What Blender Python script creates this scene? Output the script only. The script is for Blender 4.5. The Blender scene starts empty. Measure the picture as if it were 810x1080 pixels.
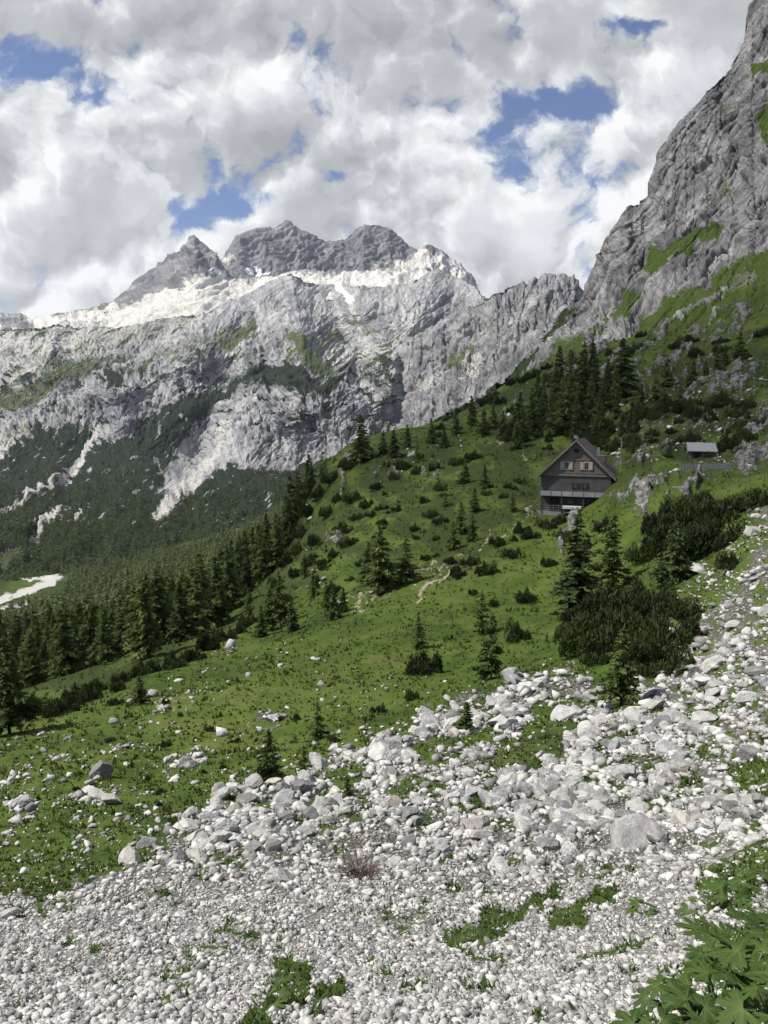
HAZE = 0.000024
EXPOSURE = 0.30
SKYMUL = (.80, .82, .95)
DENOISE = True
BK = .48
BD = .6
CB = 1.02
import bpy, bmesh, math, random
import numpy as np
R = math.radians
rng = np.random.default_rng(7)
random.seed(7)
sc = bpy.context.scene
COL = sc.collection

# ------------------------------------------------------------------ camera
F, CX, CY, HOR = 800.0, 405.0, 540.0, 440.0
PITCH = math.atan((CY - HOR) / F)
cp, sp = math.cos(PITCH), math.sin(PITCH)
def px2ts(px, py):
    px = np.asarray(px, float); py = np.asarray(py, float)
    b = (py - CY) / F
    den = cp - b * sp
    return ((px - CX) / F) / den, (sp + b * cp) / den      # x/Y, drop/Y
def ts2px(t, s):
    b = (s * cp - sp) / (cp + s * sp)
    return CX + F * t * (cp - b * sp), CY + F * b
cam_d = bpy.data.cameras.new('camera'); cam = bpy.data.objects.new('camera', cam_d); COL.objects.link(cam)
cam_d.sensor_fit = 'VERTICAL'; cam_d.sensor_height = 36.0; cam_d.lens = 36.0 * F / 1080.0
cam_d.clip_start = 0.05; cam_d.clip_end = 60000
cam.location = (0, 0, 0); cam.rotation_euler = (math.pi / 2 - PITCH, 0, 0)
sc.camera = cam

# ------------------------------------------------------------------ noise
_p = np.random.default_rng(3).permutation(256); PERM = np.concatenate([_p, _p, _p]).astype(np.int32)
_g = np.random.default_rng(4).normal(size=(256, 3)); GR = _g / np.linalg.norm(_g, axis=1)[:, None]
def perlin(P):
    P = np.asarray(P, float)
    i = np.floor(P).astype(np.int64); f = P - i; i = (i & 255).astype(np.int32)
    u = f * f * f * (f * (f * 6 - 15) + 10)
    out = 0
    for dx in (0, 1):
        wx = u[:, 0] if dx else 1 - u[:, 0]
        a = PERM[(i[:, 0] + dx) & 255]
        for dy in (0, 1):
            wy = u[:, 1] if dy else 1 - u[:, 1]
            b = PERM[a + ((i[:, 1] + dy) & 255)]
            for dz in (0, 1):
                wz = u[:, 2] if dz else 1 - u[:, 2]
                g = GR[PERM[b + ((i[:, 2] + dz) & 255)]]
                out = out + wx * wy * wz * (g[:, 0] * (f[:, 0] - dx) + g[:, 1] * (f[:, 1] - dy) + g[:, 2] * (f[:, 2] - dz))
    return out * 1.6
def fbm(P, octv=4, gain=.5, lac=2.03):
    o = 0; a = 1; P = np.asarray(P, float)
    for k in range(octv):
        o = o + a * perlin(P + 17.3 * k); P = P * lac; a *= gain
    return o
def ridged(P, octv=4, gain=.55, lac=2.1):
    o = 0; a = 1; P = np.asarray(P, float); w = 1
    for k in range(octv):
        n = 1 - np.abs(perlin(P + 31.7 * k)); n = n * n
        o = o + a * n * w; w = np.clip(n * 1.4, 0, 1); P = P * lac; a *= gain
    return o - 0.9
def sstep(a, b, x):
    x = np.clip((x - a) / (b - a), 0, 1); return x * x * (3 - 2 * x)
def V3(x, y, z=0.0):
    x = np.asarray(x, float); return np.stack([x, np.broadcast_to(y, x.shape), np.broadcast_to(z, x.shape)], 1)

# ------------------------------------------------------------------ mesh / object helpers
def mesh_np(name, verts, faces, mat=None, smooth=False, attrs=None):
    """faces: (n,k) int array, or list of such arrays"""
    if not isinstance(faces, list): faces = [faces]
    faces = [np.asarray(f, np.int32) for f in faces if len(f)]
    me = bpy.data.meshes.new(name)
    verts = np.asarray(verts, np.float32)
    me.vertices.add(len(verts)); me.vertices.foreach_set('co', verts.ravel())
    loops = np.concatenate([f.ravel() for f in faces])
    tot = np.concatenate([np.full(len(f), f.shape[1], np.int32) for f in faces])
    start = np.concatenate([[0], np.cumsum(tot)[:-1]]).astype(np.int32)
    me.loops.add(len(loops)); me.loops.foreach_set('vertex_index', loops)
    me.polygons.add(len(tot)); me.polygons.foreach_set('loop_start', start)
    if smooth: me.polygons.foreach_set('use_smooth', np.ones(len(tot), bool))
    me.update(calc_edges=True)
    if mat: me.materials.append(mat)
    for k, v in (attrs or {}).items():
        v = np.asarray(v, np.float32)
        if v.ndim == 2:
            a = me.attributes.new(k, 'FLOAT_COLOR', 'POINT'); a.data.foreach_set('color', v.ravel())
        else:
            a = me.attributes.new(k, 'FLOAT', 'POINT'); a.data.foreach_set('value', v)
    return me
def link(name, me, parent=None):
    o = bpy.data.objects.new(name, me); COL.objects.link(o)
    if parent: o.parent = parent
    return o
def tag(o, label=None, cat=None, group=None, kind=None):
    if label: o['label'] = label
    if cat: o['category'] = cat
    if group: o['group'] = group
    if kind: o['kind'] = kind
    return o
def empty(name, loc, rz=0, label=None, cat=None, group=None):
    o = bpy.data.objects.new(name, None); COL.objects.link(o); o.location = loc; o.rotation_euler = (0, 0, rz)
    o.empty_display_size = .2
    return tag(o, label, cat, group)
class MB:
    def __init__(s): s.v = []; s.f = []
    def add(s, vs, fs):
        n = len(s.v); s.v += [tuple(v) for v in vs]; s.f += [tuple(i + n for i in f) for f in fs]
    def box(s, x0, x1, y0, y1, z0, z1):
        s.add([(x0,y0,z0),(x1,y0,z0),(x1,y1,z0),(x0,y1,z0),(x0,y0,z1),(x1,y0,z1),(x1,y1,z1),(x0,y1,z1)],
              [(0,3,2,1),(4,5,6,7),(0,1,5,4),(1,2,6,5),(2,3,7,6),(3,0,4,7)])
    def prism(s, poly, y0, y1):                # polygon in xz, counter-clockwise seen from -y
        n = len(poly)
        s.add([(x,y0,z) for x, z in poly] + [(x,y1,z) for x, z in poly],
              [tuple(range(n)), tuple(reversed(range(n, 2*n)))] + [(i, i+n, (i+1)%n+n, (i+1)%n) for i in range(n)])
    def tube(s, p0, p1, r0, r1=None, n=8):
        r1 = r0 if r1 is None else r1
        p0 = np.array(p0, float); p1 = np.array(p1, float); d = p1 - p0; d /= np.linalg.norm(d)
        a = np.cross(d, (0,0,1) if abs(d[2]) < .9 else (1,0,0)); a /= np.linalg.norm(a); b = np.cross(d, a)
        vs = [p0 + r0*(math.cos(2*math.pi*k/n)*a + math.sin(2*math.pi*k/n)*b) for k in range(n)] + \
             [p1 + r1*(math.cos(2*math.pi*k/n)*a + math.sin(2*math.pi*k/n)*b) for k in range(n)]
        s.add(vs, [(k, (k+1)%n, (k+1)%n+n, k+n) for k in range(n)] + [tuple(reversed(range(n))), tuple(range(n, 2*n))])
    def build(s, name, mat, parent=None, smooth=False):
        me = bpy.data.meshes.new(name); me.from_pydata(s.v, [], s.f); me.update()
        if mat: me.materials.append(mat)
        if smooth: me.polygons.foreach_set('use_smooth', np.ones(len(me.polygons), bool))
        return link(name, me, parent)

# ------------------------------------------------------------------ painting masks along traced outlines
def seg_dist(x, y, pts, closed):
    d = np.full(x.shape, 1e9); n = len(pts)
    for i in range(n if closed else n - 1):
        (ax, ay), (bx, by) = pts[i][:2], pts[(i + 1) % n][:2]
        dx, dy = bx - ax, by - ay
        tt = np.clip(((x - ax) * dx + (y - ay) * dy) / (dx * dx + dy * dy + 1e-9), 0, 1)
        d = np.minimum(d, np.hypot(x - ax - tt * dx, y - ay - tt * dy))
    return d
def inside(x, y, pts):
    r = np.zeros(x.shape, bool); n = len(pts)
    for i in range(n):
        (ax, ay), (bx, by) = pts[i], pts[(i + 1) % n]
        c = (ay > y) != (by > y)
        r ^= c & (x < (bx - ax) * (y - ay) / (by - ay + 1e-12) + ax)
    return r
def poly_m(x, y, pts, feather):
    x0 = min(p[0] for p in pts) - 3*feather; x1 = max(p[0] for p in pts) + 3*feather
    y0 = min(p[1] for p in pts) - 3*feather; y1 = max(p[1] for p in pts) + 3*feather
    out = np.zeros(x.shape); k = (x > x0) & (x < x1) & (y > y0) & (y < y1)
    if k.any():
        d = seg_dist(x[k], y[k], pts, True); d = np.where(inside(x[k], y[k], pts), d, -d)
        out[k] = sstep(-feather, feather, d)
    return out
def line_m(x, y, pts, width, feather):
    return 1 - sstep(width / 2 - feather, width / 2 + feather, seg_dist(x, y, pts, False))
def paint(PX, PY, specs, nch, warp=6, wl=14, Y=None, seed=0):
    """specs: (channel, 'poly'|'line', pts, feather or (width, feather), value[, ymin, ymax])"""
    q = V3(PX / wl, PY / wl, 3.1 + seed)
    wx = PX + warp * fbm(q, 4, .6); wy = PY + warp * fbm(q + 50, 4, .6)
    M = np.zeros((len(PX), nch))
    for sp_ in specs:
        ch, kind, pts, fe, val = sp_[:5]
        m = poly_m(wx, wy, pts, fe) if kind == 'poly' else line_m(wx, wy, pts, fe[0], fe[1])
        if len(sp_) > 5 and Y is not None: m = m * ((Y > sp_[5]) & (Y < sp_[6]))
        if val >= 0: M[:, ch] = np.maximum(M[:, ch], m * val)
        else: M[:, ch] = M[:, ch] * (1 - m * -val)
    return M

# ------------------------------------------------------------------ node material helper
class NT:
    def __init__(s, name, world=False):
        if world: s.m = bpy.data.worlds.new(name)
        else: s.m = bpy.data.materials.new(name)
        s.m.use_nodes = True; s.t = s.m.node_tree; s.t.nodes.clear()
    def n(s, typ, **kw):
        nd = s.t.nodes.new(typ)
        for k, v in kw.items():
            if k == 'inp':
                for kk, vv in v.items(): s.set(nd.inputs[kk], vv)
            else: setattr(nd, k, v)
        return nd
    def set(s, sock, v):
        if isinstance(v, bpy.types.NodeSocket): s.t.links.new(v, sock)
        elif isinstance(v, (tuple, list)) and len(v) == 3 and sock.type == 'RGBA': sock.default_value = (*v, 1)
        else: sock.default_value = v
    def math(s, op, a, b=None, c=None, clamp=False):
        nd = s.n('ShaderNodeMath', operation=op, use_clamp=clamp)
        for i, v in enumerate((a, b, c)):
            if v is not None: s.set(nd.inputs[i], v)
        return nd.outputs[0]
    def noise(s, vec, scale, detail=4, rough=.55, dist=0, out='Fac'):
        nd = s.n('ShaderNodeTexNoise', inp={'Scale': scale, 'Detail': detail, 'Roughness': rough, 'Distortion': dist})
        if vec is not None: s.set(nd.inputs['Vector'], vec)
        return nd.outputs[out]
    def voro(s, vec, scale, feature='F1', out='Distance', rand=1):
        nd = s.n('ShaderNodeTexVoronoi', feature=feature, inp={'Scale': scale, 'Randomness': rand})
        s.set(nd.inputs['Vector'], vec); return nd.outputs[out]
    def ramp(s, fac, stops, interp='LINEAR'):
        nd = s.n('ShaderNodeValToRGB'); cr = nd.color_ramp; cr.interpolation = interp
        while len(cr.elements) < len(stops): cr.elements.new(.5)
        for e, (p, c) in zip(cr.elements, stops):
            e.position = p; e.color = (*c, 1) if isinstance(c, (tuple, list)) else (c, c, c, 1)
        s.set(nd.inputs[0], fac); return nd.outputs[0]
    def mix(s, fac, a, b, blend='MIX'):
        nd = s.n('ShaderNodeMix', data_type='RGBA', blend_type=blend)
        s.set(nd.inputs[0], fac); s.set(nd.inputs[6], a); s.set(nd.inputs[7], b); return nd.outputs[2]
    def mapr(s, v, a, b, c=0., d=1.):
        nd = s.n('ShaderNodeMapRange', inp={0: v, 1: a, 2: b, 3: c, 4: d}); return nd.outputs[0]
    def attr(s, name): return s.n('ShaderNodeAttribute', attribute_name=name)
    def pos(s): return s.n('ShaderNodeNewGeometry').outputs['Position']
    def obj(s): return s.n('ShaderNodeTexCoord').outputs['Object']
    def scale(s, v, k):
        nd = s.n('ShaderNodeVectorMath', operation='MULTIPLY'); s.set(nd.inputs[0], v); nd.inputs[1].default_value = k if isinstance(k, tuple) else (k, k, k); return nd.outputs[0]
    def sep(s, v):
        nd = s.n('ShaderNodeSeparateXYZ'); s.set(nd.inputs[0], v); return nd.outputs
    def sepc(s, v):
        nd = s.n('ShaderNodeSeparateColor'); s.set(nd.inputs[0], v); return nd.outputs
    def bump(s, h, strength=.5, dist=.1, normal=None):
        nd = s.n('ShaderNodeBump', inp={'Strength': strength, 'Distance': dist, 'Height': h})
        if normal is not None: s.set(nd.inputs['Normal'], normal)
        return nd.outputs[0]
    def done(s, col, rough=.9, normal=None, spec=.2, transl=None):
        p = s.n('ShaderNodeBsdfPrincipled', inp={'Base Color': col, 'Roughness': rough, 'Specular IOR Level': spec})
        if normal is not None: s.set(p.inputs['Normal'], normal)
        sh = p.outputs[0]
        if transl:
            t = s.n('ShaderNodeBsdfTranslucent', inp={'Color': col}); mx = s.n('ShaderNodeMixShader', inp={0: transl, 1: sh, 2: t.outputs[0]}); sh = mx.outputs[0]
        o = s.n('ShaderNodeOutputMaterial'); s.t.links.new(sh, o.inputs[0]); return s.m
# ------------------------------------------------------------------ materials of the setting
def mat_ground():
    T = NT('meadow_and_scree'); P = T.pos()
    at = T.attr('mask'); r_, g_, b_ = T.sepc(at.outputs['Color'])[:3]; al = at.outputs['Alpha']
    y = T.sep(P)[1]
    # grass
    n1 = T.noise(P, .085, 4, .6); n2 = T.noise(P, .6, 4, .65); n3 = T.noise(P, 5.0, 3, .7)
    v = T.math('ADD', T.math('MULTIPLY', n1, .55), T.math('ADD', T.math('MULTIPLY', n2, .34), T.math('MULTIPLY', n3, .26)))
    grass = T.ramp(v, [(.36, (.014, .026, .007)), (.47, (.031, .053, .011)), (.59, (.059, .092, .016)), (.74, (.104, .128, .033))])
    dry = T.noise(P, .21, 2, .7)
    grass = T.mix(T.mapr(dry, .58, .78, 0, .55), grass, (.115, .105, .040))
    # gravel: three sizes of stone, each with its own grey
    warm = T.noise(P, .35, 2, .6)
    def mixf(a, b, f): return T.math('ADD', T.math('MULTIPLY', a, T.math('SUBTRACT', 1., f)), T.math('MULTIPLY', b, f))
    vs = T.math('ADD', 4.5, T.math('ADD', T.math('MULTIPLY', T.math('LESS_THAN', y, 6.5), 18.), T.math('MULTIPLY', T.math('LESS_THAN', y, 16.), 6.5)))
    sv = T.n('ShaderNodeVectorMath', operation='SCALE'); T.set(sv.inputs[0], P); T.set(sv.inputs['Scale'], vs); VP = sv.outputs[0]
    cc = T.sepc(T.voro(VP, 1., 'F1', 'Color'))[0]; ee = T.voro(VP, 1., 'DISTANCE_TO_EDGE')
    stone = T.ramp(cc, [(0, (.22, .22, .215)), (.5, (.36, .355, .345)), (1, (.54, .53, .505))])
    stone = T.mix(T.mapr(warm, .5, .8, 0, .35), stone, (.44, .39, .32))
    gap = T.mapr(ee, .02, .14, 0, 1)
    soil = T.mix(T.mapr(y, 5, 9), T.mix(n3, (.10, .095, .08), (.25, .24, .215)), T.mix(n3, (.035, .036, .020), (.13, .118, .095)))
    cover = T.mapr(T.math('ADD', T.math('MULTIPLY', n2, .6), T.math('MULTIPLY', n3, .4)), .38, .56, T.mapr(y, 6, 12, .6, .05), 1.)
    stone = T.mix(T.mapr(y, 5.5, 8.5, 0., .48), stone, soil)  # farther gravel darkened with soil colour, for dirt and shade between stones
    cover = T.math('MAXIMUM', cover, T.math('GREATER_THAN', y, 300.))
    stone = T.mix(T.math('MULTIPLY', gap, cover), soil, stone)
    # outcrop rock
    rn = T.noise(T.scale(P, (1, 1, 2.6)), .7, 6, .7); rn2 = T.noise(P, 3., 3, .7)
    rock = T.ramp(T.math('ADD', T.math('MULTIPLY', rn, .6), T.math('MULTIPLY', rn2, .4)), [(.42, (.045, .045, .044)), (.50, (.15, .15, .146)), (.64, (.34, .335, .315))])
    dirt = T.mix(n3, (.17, .14, .10), (.36, .32, .26))
    edge = T.math('MULTIPLY', T.math('SUBTRACT', T.noise(P, 1.3, 5, .75), .5), 3.2)
    edge2 = T.math('MULTIPLY', T.math('SUBTRACT', n3, .5), 1.6)
    eg = T.math('ADD', edge, edge2)
    def f(s_): return T.mapr(T.math('ADD', s_, T.math('MULTIPLY', eg, T.math('MULTIPLY', T.math('MULTIPLY', s_, T.math('SUBTRACT', 1., s_)), 4.))), .38, .62)
    stone = T.mix(T.math('GREATER_THAN', y, 300.), stone, (.60, .585, .55))
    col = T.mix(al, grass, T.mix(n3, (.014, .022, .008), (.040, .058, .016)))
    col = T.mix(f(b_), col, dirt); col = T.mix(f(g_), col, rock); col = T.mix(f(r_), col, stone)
    h = mixf(T.math('ADD', T.math('MULTIPLY', n3, .5), T.math('MULTIPLY', n2, .5)), T.math('MULTIPLY', T.math('MINIMUM', ee, .35), 2.), f(r_))
    h = mixf(h, T.math('ADD', rn, rn2), f(g_))
    dist = T.mapr(y, 2, 60, .02, .5)
    nd = T.n('ShaderNodeBump', inp={'Strength': .75, 'Distance': dist, 'Height': h})
    return T.done(col, .95, nd.outputs[0], .1)
def mat_cliff(name, k, lo, mid, hi, palec, grassc, pinec, bdist, snowc=(.8, .82, .86)):
    """k: size of one surface unit; the surface coordinates run along and across the strata"""
    T = NT(name)
    at = T.attr('mask'); r_, g_, b_ = T.sepc(at.outputs['Color'])[:3]; al = at.outputs['Alpha']
    tone = T.attr('tone').outputs['Fac']; sa = T.attr('along').outputs['Fac']; sb = T.attr('across').outputs['Fac']
    def vec(ka, kb, z=0.): return T.n('ShaderNodeCombineXYZ', inp={0: T.math('MULTIPLY', sa, ka/k), 1: T.math('MULTIPLY', sb, kb/k), 2: z}).outputs[0]
    iso = vec(1., 1.)
    n1 = T.noise(vec(.022, .11), 1., 6, .62, .3)            # beds
    n2 = T.noise(vec(.18, .30, 4.), 1., 5, .70)             # broken faces
    n3 = T.noise(iso, .75, 3, .7)                           # grain
    def crk(v, w): return T.mapr(T.math('ABSOLUTE', T.math('SUBTRACT', T.noise(v, 1., 3, .55, .4), .5)), 0., w)
    c1 = crk(vec(.02, .13, 2.), .035); c2 = crk(vec(.10, .035, 7.), .03)
    crack = T.math('MULTIPLY', c1, c2)
    v = T.math('ADD', T.math('ADD', T.math('MULTIPLY', n1, .30), T.math('ADD', T.math('MULTIPLY', n2, .38), T.math('MULTIPLY', n3, .32))), T.math('MULTIPLY', tone, .16))
    rock = T.ramp(v, [(.32, lo), (.48, mid), (.66, hi)])
    och = T.noise(iso, .03, 3, .6)
    rock = T.mix(T.mapr(och, .60, .8, 0, .30), rock, (.33, .28, .215))
    rock = T.mix(T.math('MULTIPLY', T.math('SUBTRACT', 1., crack), .45), rock, lo)
    eg = T.math('ADD', T.math('MULTIPLY', T.math('SUBTRACT', n2, .5), 1.6), T.math('MULTIPLY', T.math('SUBTRACT', n3, .5), 2.2))
    def f(s_): return T.mapr(T.math('ADD', s_, T.math('MULTIPLY', eg, T.mapr(T.math('MULTIPLY', s_, T.math('SUBTRACT', 1., s_)), 0, .2, .0, 1))), .38, .62)
    def two(c, a, b): return T.mix(n3, tuple(q*a for q in c), tuple(q*b for q in c))
    col = T.mix(f(b_), rock, T.mix(n2, tuple(q*.72 for q in palec), tuple(q*1.1 for q in palec))); col = T.mix(f(r_), col, two(grassc, .55, 1.4)); col = T.mix(f(g_), col, two(pinec, .5, 1.7)); col = T.mix(f(al), col, snowc)
    h = T.math('ADD', T.math('ADD', T.math('MULTIPLY', n1, .9), T.math('MULTIPLY', n2, .8)), T.math('ADD', T.math('MULTIPLY', n3, .45), T.math('MULTIPLY', crack, .35)))
    return T.done(col, .95, T.bump(h, .7, bdist), .1)

# ------------------------------------------------------------------ near terrain: one sheet from the camera to the valley floor
cols = {
 -250: [(1080,2.6),(1000,5.5),(900,15),(850,24),(800,36),(780,50),(740,110),(690,220),(640,420),(612,650),(600,900)],
 0: [(1080,2.4),(1000,5),(940,8.5),(900,13),(850,20),(800,31),(762,44),(737,90),(690,190),(645,380),(614,620),(604,900)],
 100: [(1080,2.35),(1000,4.8),(940,8.2),(900,12),(850,19),(800,29),(750,45),(722,58),(700,110),(665,210),(630,380),(604,650),(594,900)],
 200: [(1080,2.3),(1000,4.6),(900,11),(850,18),(800,27),(750,41),(700,60),(682,72),(665,120),(640,210),(605,380),(580,620),(570,900)],
 300: [(1080,2.3),(1000,4.5),(900,10.5),(850,17),(800,25),(750,38),(700,54),(650,80),(605,110),(585,160),(562,300),(545,500),(540,900)],
 350: [(900,10.2),(800,24.5),(700,52),(650,71),(600,98),(550,125),(510,152),(490,166),(502,220),(505,300),(505,500),(515,900)],
 405: [(1080,2.3),(1000,4.5),(900,10),(850,16),(800,24),(750,36),(700,50),(650,66),(600,88),(550,112),(500,142),(457,178),(462,230),(474,320),(484,500),(495,900)],
 470: [(800,23),(700,49),(650,63),(600,81),(550,104),(500,132),(455,185),(442,210),(447,260),(458,400),(475,900)],
 540: [(1080,2.25),(1000,4.3),(900,9.8),(850,15),(800,22),(750,32),(700,45),(650,59),(600,76),(550,99),(500,126),(450,165),(412,215),(400,245),(405,290),(425,420),(440,900)],
 610: [(1080,2.2),(1000,4.2),(900,9.8),(850,14.5),(800,20.5),(750,29),(700,41),(650,55),(600,72),(560,90),(541,99),(536,104),(525,112),(500,122),(450,150),(400,185),(378,208),(368,232),(374,272),(395,340),(420,500),(430,900)],
 638: [(800,20),(750,28),(700,39),(650,52),(600,67),(560,82),(532,92),(522,97),(517,103),(505,113),(450,143),(400,178)],
 660: [(800,19.5),(750,27),(700,37),(650,49),(600,62),(550,75),(519,85),(508,94),(492,106),(450,135),(400,170),(368,200),(358,228),(366,270),(390,340),(420,900)],
 720: [(1080,2.1),(1000,4),(900,9),(850,13),(800,18),(750,25),(700,33.5),(650,44),(600,55),(550,66),(506,77),(499,90),(484,104),(450,125),(400,160),(365,190),(350,215),(352,245),(370,300),(410,900)],
 810: [(1080,2),(1000,3.7),(900,7),(850,10),(800,14),(750,18.5),(700,24),(650,31),(600,40),(560,50),(520,64),(500,75),(493,90),(470,100),(430,122),(380,150),(345,175),(325,200),(325,232),(345,290),(400,900)],
 950: [(1080,1.9),(1000,3.3),(900,5.5),(800,10),(700,17),(600,29),(500,52),(460,75),(440,92),(410,112),(310,160),(290,190),(300,230),(330,300),(380,900)],
 1150: [(1080,1.8),(1000,3),(900,4.8),(800,8),(700,13),(600,22),(500,40),(400,85),(310,125),(270,160),(275,200),(300,300),(350,900)],
}
ct, cw, cs = [], [], []
for px, L in cols.items():
    for py, Yv in L:
        t, s = px2ts(px, py); ct.append(t); cw.append(math.log(Yv)); cs.append(s)
    t, s = px2ts(px, 1080)                                    # under and behind the feet
    for Yv, d in ((1.2, 1.62), (.6, 1.6)):
        ct.append(float(t)); cw.append(math.log(Yv)); cs.append(float(d / Yv))
ct, cw, cs = map(np.array, (ct, cw, cs))
KW = .34
def tps_kernel(a, b):
    r2 = (a[0][:, None] - b[0][None]) ** 2 + (a[1][:, None] - b[1][None]) ** 2
    return .5 * r2 * np.log(r2 + 1e-12)
A_ = (ct * 1.25, cw * KW); n_ = len(ct)
K = tps_kernel(A_, A_) + 2e-4 * np.eye(n_); Q = np.stack([np.ones(n_), A_[0], A_[1]], 1)
sol = np.linalg.solve(np.block([[K, Q], [Q.T, np.zeros((3, 3))]]), np.concatenate([cs, np.zeros(3)]))
GT = np.linspace(-1.45, 1.45, 291); GW = np.linspace(math.log(.6), math.log(1000), 371)
gt, gw = np.meshgrid(GT, GW, indexing='ij')
q = (gt.ravel() * 1.25, gw.ravel() * KW)
S = np.concatenate([tps_kernel((q[0][k:k+8000], q[1][k:k+8000]), A_) @ sol[:n_] + sol[n_] + q[0][k:k+8000]*sol[n_+1] + q[1][k:k+8000]*sol[n_+2] for k in range(0, len(q[0]), 8000)]).reshape(gt.shape)
def s_base(t, w):
    a = np.clip((np.asarray(t) - GT[0]) / (GT[1] - GT[0]), 0, len(GT) - 1.001); b = np.clip((np.asarray(w) - GW[0]) / (GW[1] - GW[0]), 0, len(GW) - 1.001)
    i = a.astype(int); j = b.astype(int); fa = a - i; fb = b - j
    return S[i, j]*(1-fa)*(1-fb) + S[i+1, j]*fa*(1-fb) + S[i, j+1]*(1-fa)*fb + S[i+1, j+1]*fa*fb

# what grows where on the near terrain
SCREE = [
 (0,'poly',[(-300,945),(0,938),(60,940),(120,925),(165,905),(200,878),(225,848),(270,832),(330,806),(380,778),(432,768),(470,742),(520,728),(560,716),(600,706),(640,728),(690,700),(705,650),(725,600),(760,575),(790,545),(820,520),(1200,420),(1400,1200),(-300,1200)],13,1.),
 (0,'poly',[(560,742),(640,735),(672,742),(640,765),(600,790),(560,812),(530,815),(545,775)],6,-.92),
 (0,'poly',[(425,800),(470,780),(520,770),(520,785),(470,800),(430,812)],5,-.9),
 (0,'poly',[(330,820),(380,808),(385,826),(340,842)],4,-.8),
 (0,'poly',[(690,700),(760,640),(790,600),(800,560),(770,560),(730,600),(700,650)],6,-.75),
 (0,'poly',[(700,765),(760,745),(800,735),(800,750),(750,765)],6,-.75),
 (0,'poly',[(770,815),(815,810),(815,850),(780,845)],6,-.7),
 (0,'poly',[(745,905),(800,885),(900,870),(900,1090),(660,1090),(715,1020),(780,975),(735,945)],12,-.72),
 (0,'poly',[(470,985),(500,970),(560,948),(590,930),(600,942),(560,965),(510,995),(478,1003)],4,-.9),
 (0,'poly',[(585,965),(640,940),(655,948),(620,970),(575,985)],4,-.85),
 (0,'line',[(600,1022),(660,998),(720,985),(745,975)],(9,3),-.9),
 (0,'poly',[(285,1040),(300,1010),(330,1015),(322,1060),(250,1095),(230,1095)],6,-.9),
 (0,'poly',[(330,1045),(365,1030),(370,1045),(330,1065)],5,-.8),
 (0,'poly',[(395,965),(450,955),(460,975),(420,990)],5,-.55),
 (0,'poly',[(415,1040),(450,1030),(440,1055)],5,-.6),
 (0,'poly',[(200,905),(260,900),(230,920),(190,930)],5,-.6),
 (0,'poly',[(160,1000),(260,985),(300,1000),(220,1040),(170,1060)],8,-.5),
 # loose patches of stones in the meadow
 (0,'poly',[(85,830),(125,835),(118,845),(80,842)],4,.8),(0,'poly',[(155,795),(210,790),(215,815),(180,815)],4,.75),
 (0,'poly',[(5,850),(40,845),(40,862),(8,866)],4,.75),
 (0,'poly',[(205,690),(250,676),(255,684),(210,700)],3,.55),(0,'poly',[(140,733),(165,730),(165,740),(145,742)],3,.5),
 (0,'poly',[(230,765),(300,745),(310,755),(240,775)],4,.45),
 (0,'poly',[(600,745),(640,742),(640,765),(600,765)],4,.8),
 (0,'poly',[(690,660),(760,610),(800,575),(800,590),(750,650),(710,690)],5,.6),
]
ROCKM = [
 (1,'poly',[(640,527),(655,515),(690,502),(712,500),(700,510),(686,524),(680,545),(672,545),(670,528),(655,528)],4,.85,60,99),
 (1,'poly',[(700,525),(735,505),(750,507),(720,525)],3,.8,60,99),
 (1,'line',[(607,552),(598,565),(590,585)],(6,2),.9),
 (1,'poly',[(735,390),(790,378),(804,388),(798,412),(770,420),(742,422),(734,405)],9,.85,80,260),
 (1,'poly',[(770,435),(812,420),(840,430),(840,495),(775,492),(765,470)],9,.85,80,260),(1,'line',[(800,425),(775,445)],(8,3),-.8,80,260),(1,'line',[(815,462),(785,470)],(8,3),-.8,80,260),
 (1,'line',[(705,345),(760,300)],(6,2),.9,120,400),(1,'line',[(735,350),(775,330)],(4,2),.9,120,400),
 (1,'line',[(720,330),(755,305)],(4,2),.7,120,400),(1,'line',[(650,385),(700,355)],(9,4),.9,120,400),
 (1,'line',[(660,405),(740,355)],(12,5),.85,120,400),(1,'line',[(690,415),(760,370)],(6,3),.7,120,400),
 (1,'line',[(560,390),(590,362)],(8,3),.8,120,400),(1,'line',[(575,412),(605,378)],(14,5),.85,120,400),
 (1,'line',[(555,425),(590,400)],(8,3),.7,120,400),(1,'line',[(590,420),(660,395)],(8,3),.6,120,400),
 (1,'line',[(700,475),(760,445)],(9,4),.8,85,260),(1,'line',[(660,490),(720,462)],(8,4),.7,85,260),
 (1,'poly',[(655,440),(720,430),(735,450),(680,470),(650,462)],8,.5,85,260),
 (1,'line',[(740,375),(775,350)],(5,2),.8,120,400),
 (1,'line',[(352,525),(362,508),(368,490)],(7,3),.95,100,260),(1,'poly',[(440,492),(470,485),(470,505),(445,505)],4,.6,100,260),
 (1,'poly',[(395,498),(418,492),(418,505),(400,508)],4,.6,100,260),(1,'poly',[(340,568),(360,562),(360,585),(345,580)],3,.7,80,260),
 (1,'line',[(470,445),(500,428),(540,412)],(8,4),.5,120,400),(1,'line',[(520,440),(548,420)],(8,4),.6,120,400),
 (2,'line',[(438,632),(455,612),(475,598)],(4.5,2),.9),(2,'line',[(350,640),(400,622),(440,600),(500,585),(560,545),(600,540)],(2.5,1.2),.55,40,130),
 (2,'line',[(160,752),(195,740)],(3,1.5),.5,30,70),(2,'line',[(520,470),(560,485)],(3,1.5),.6,100,180),
]
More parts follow.
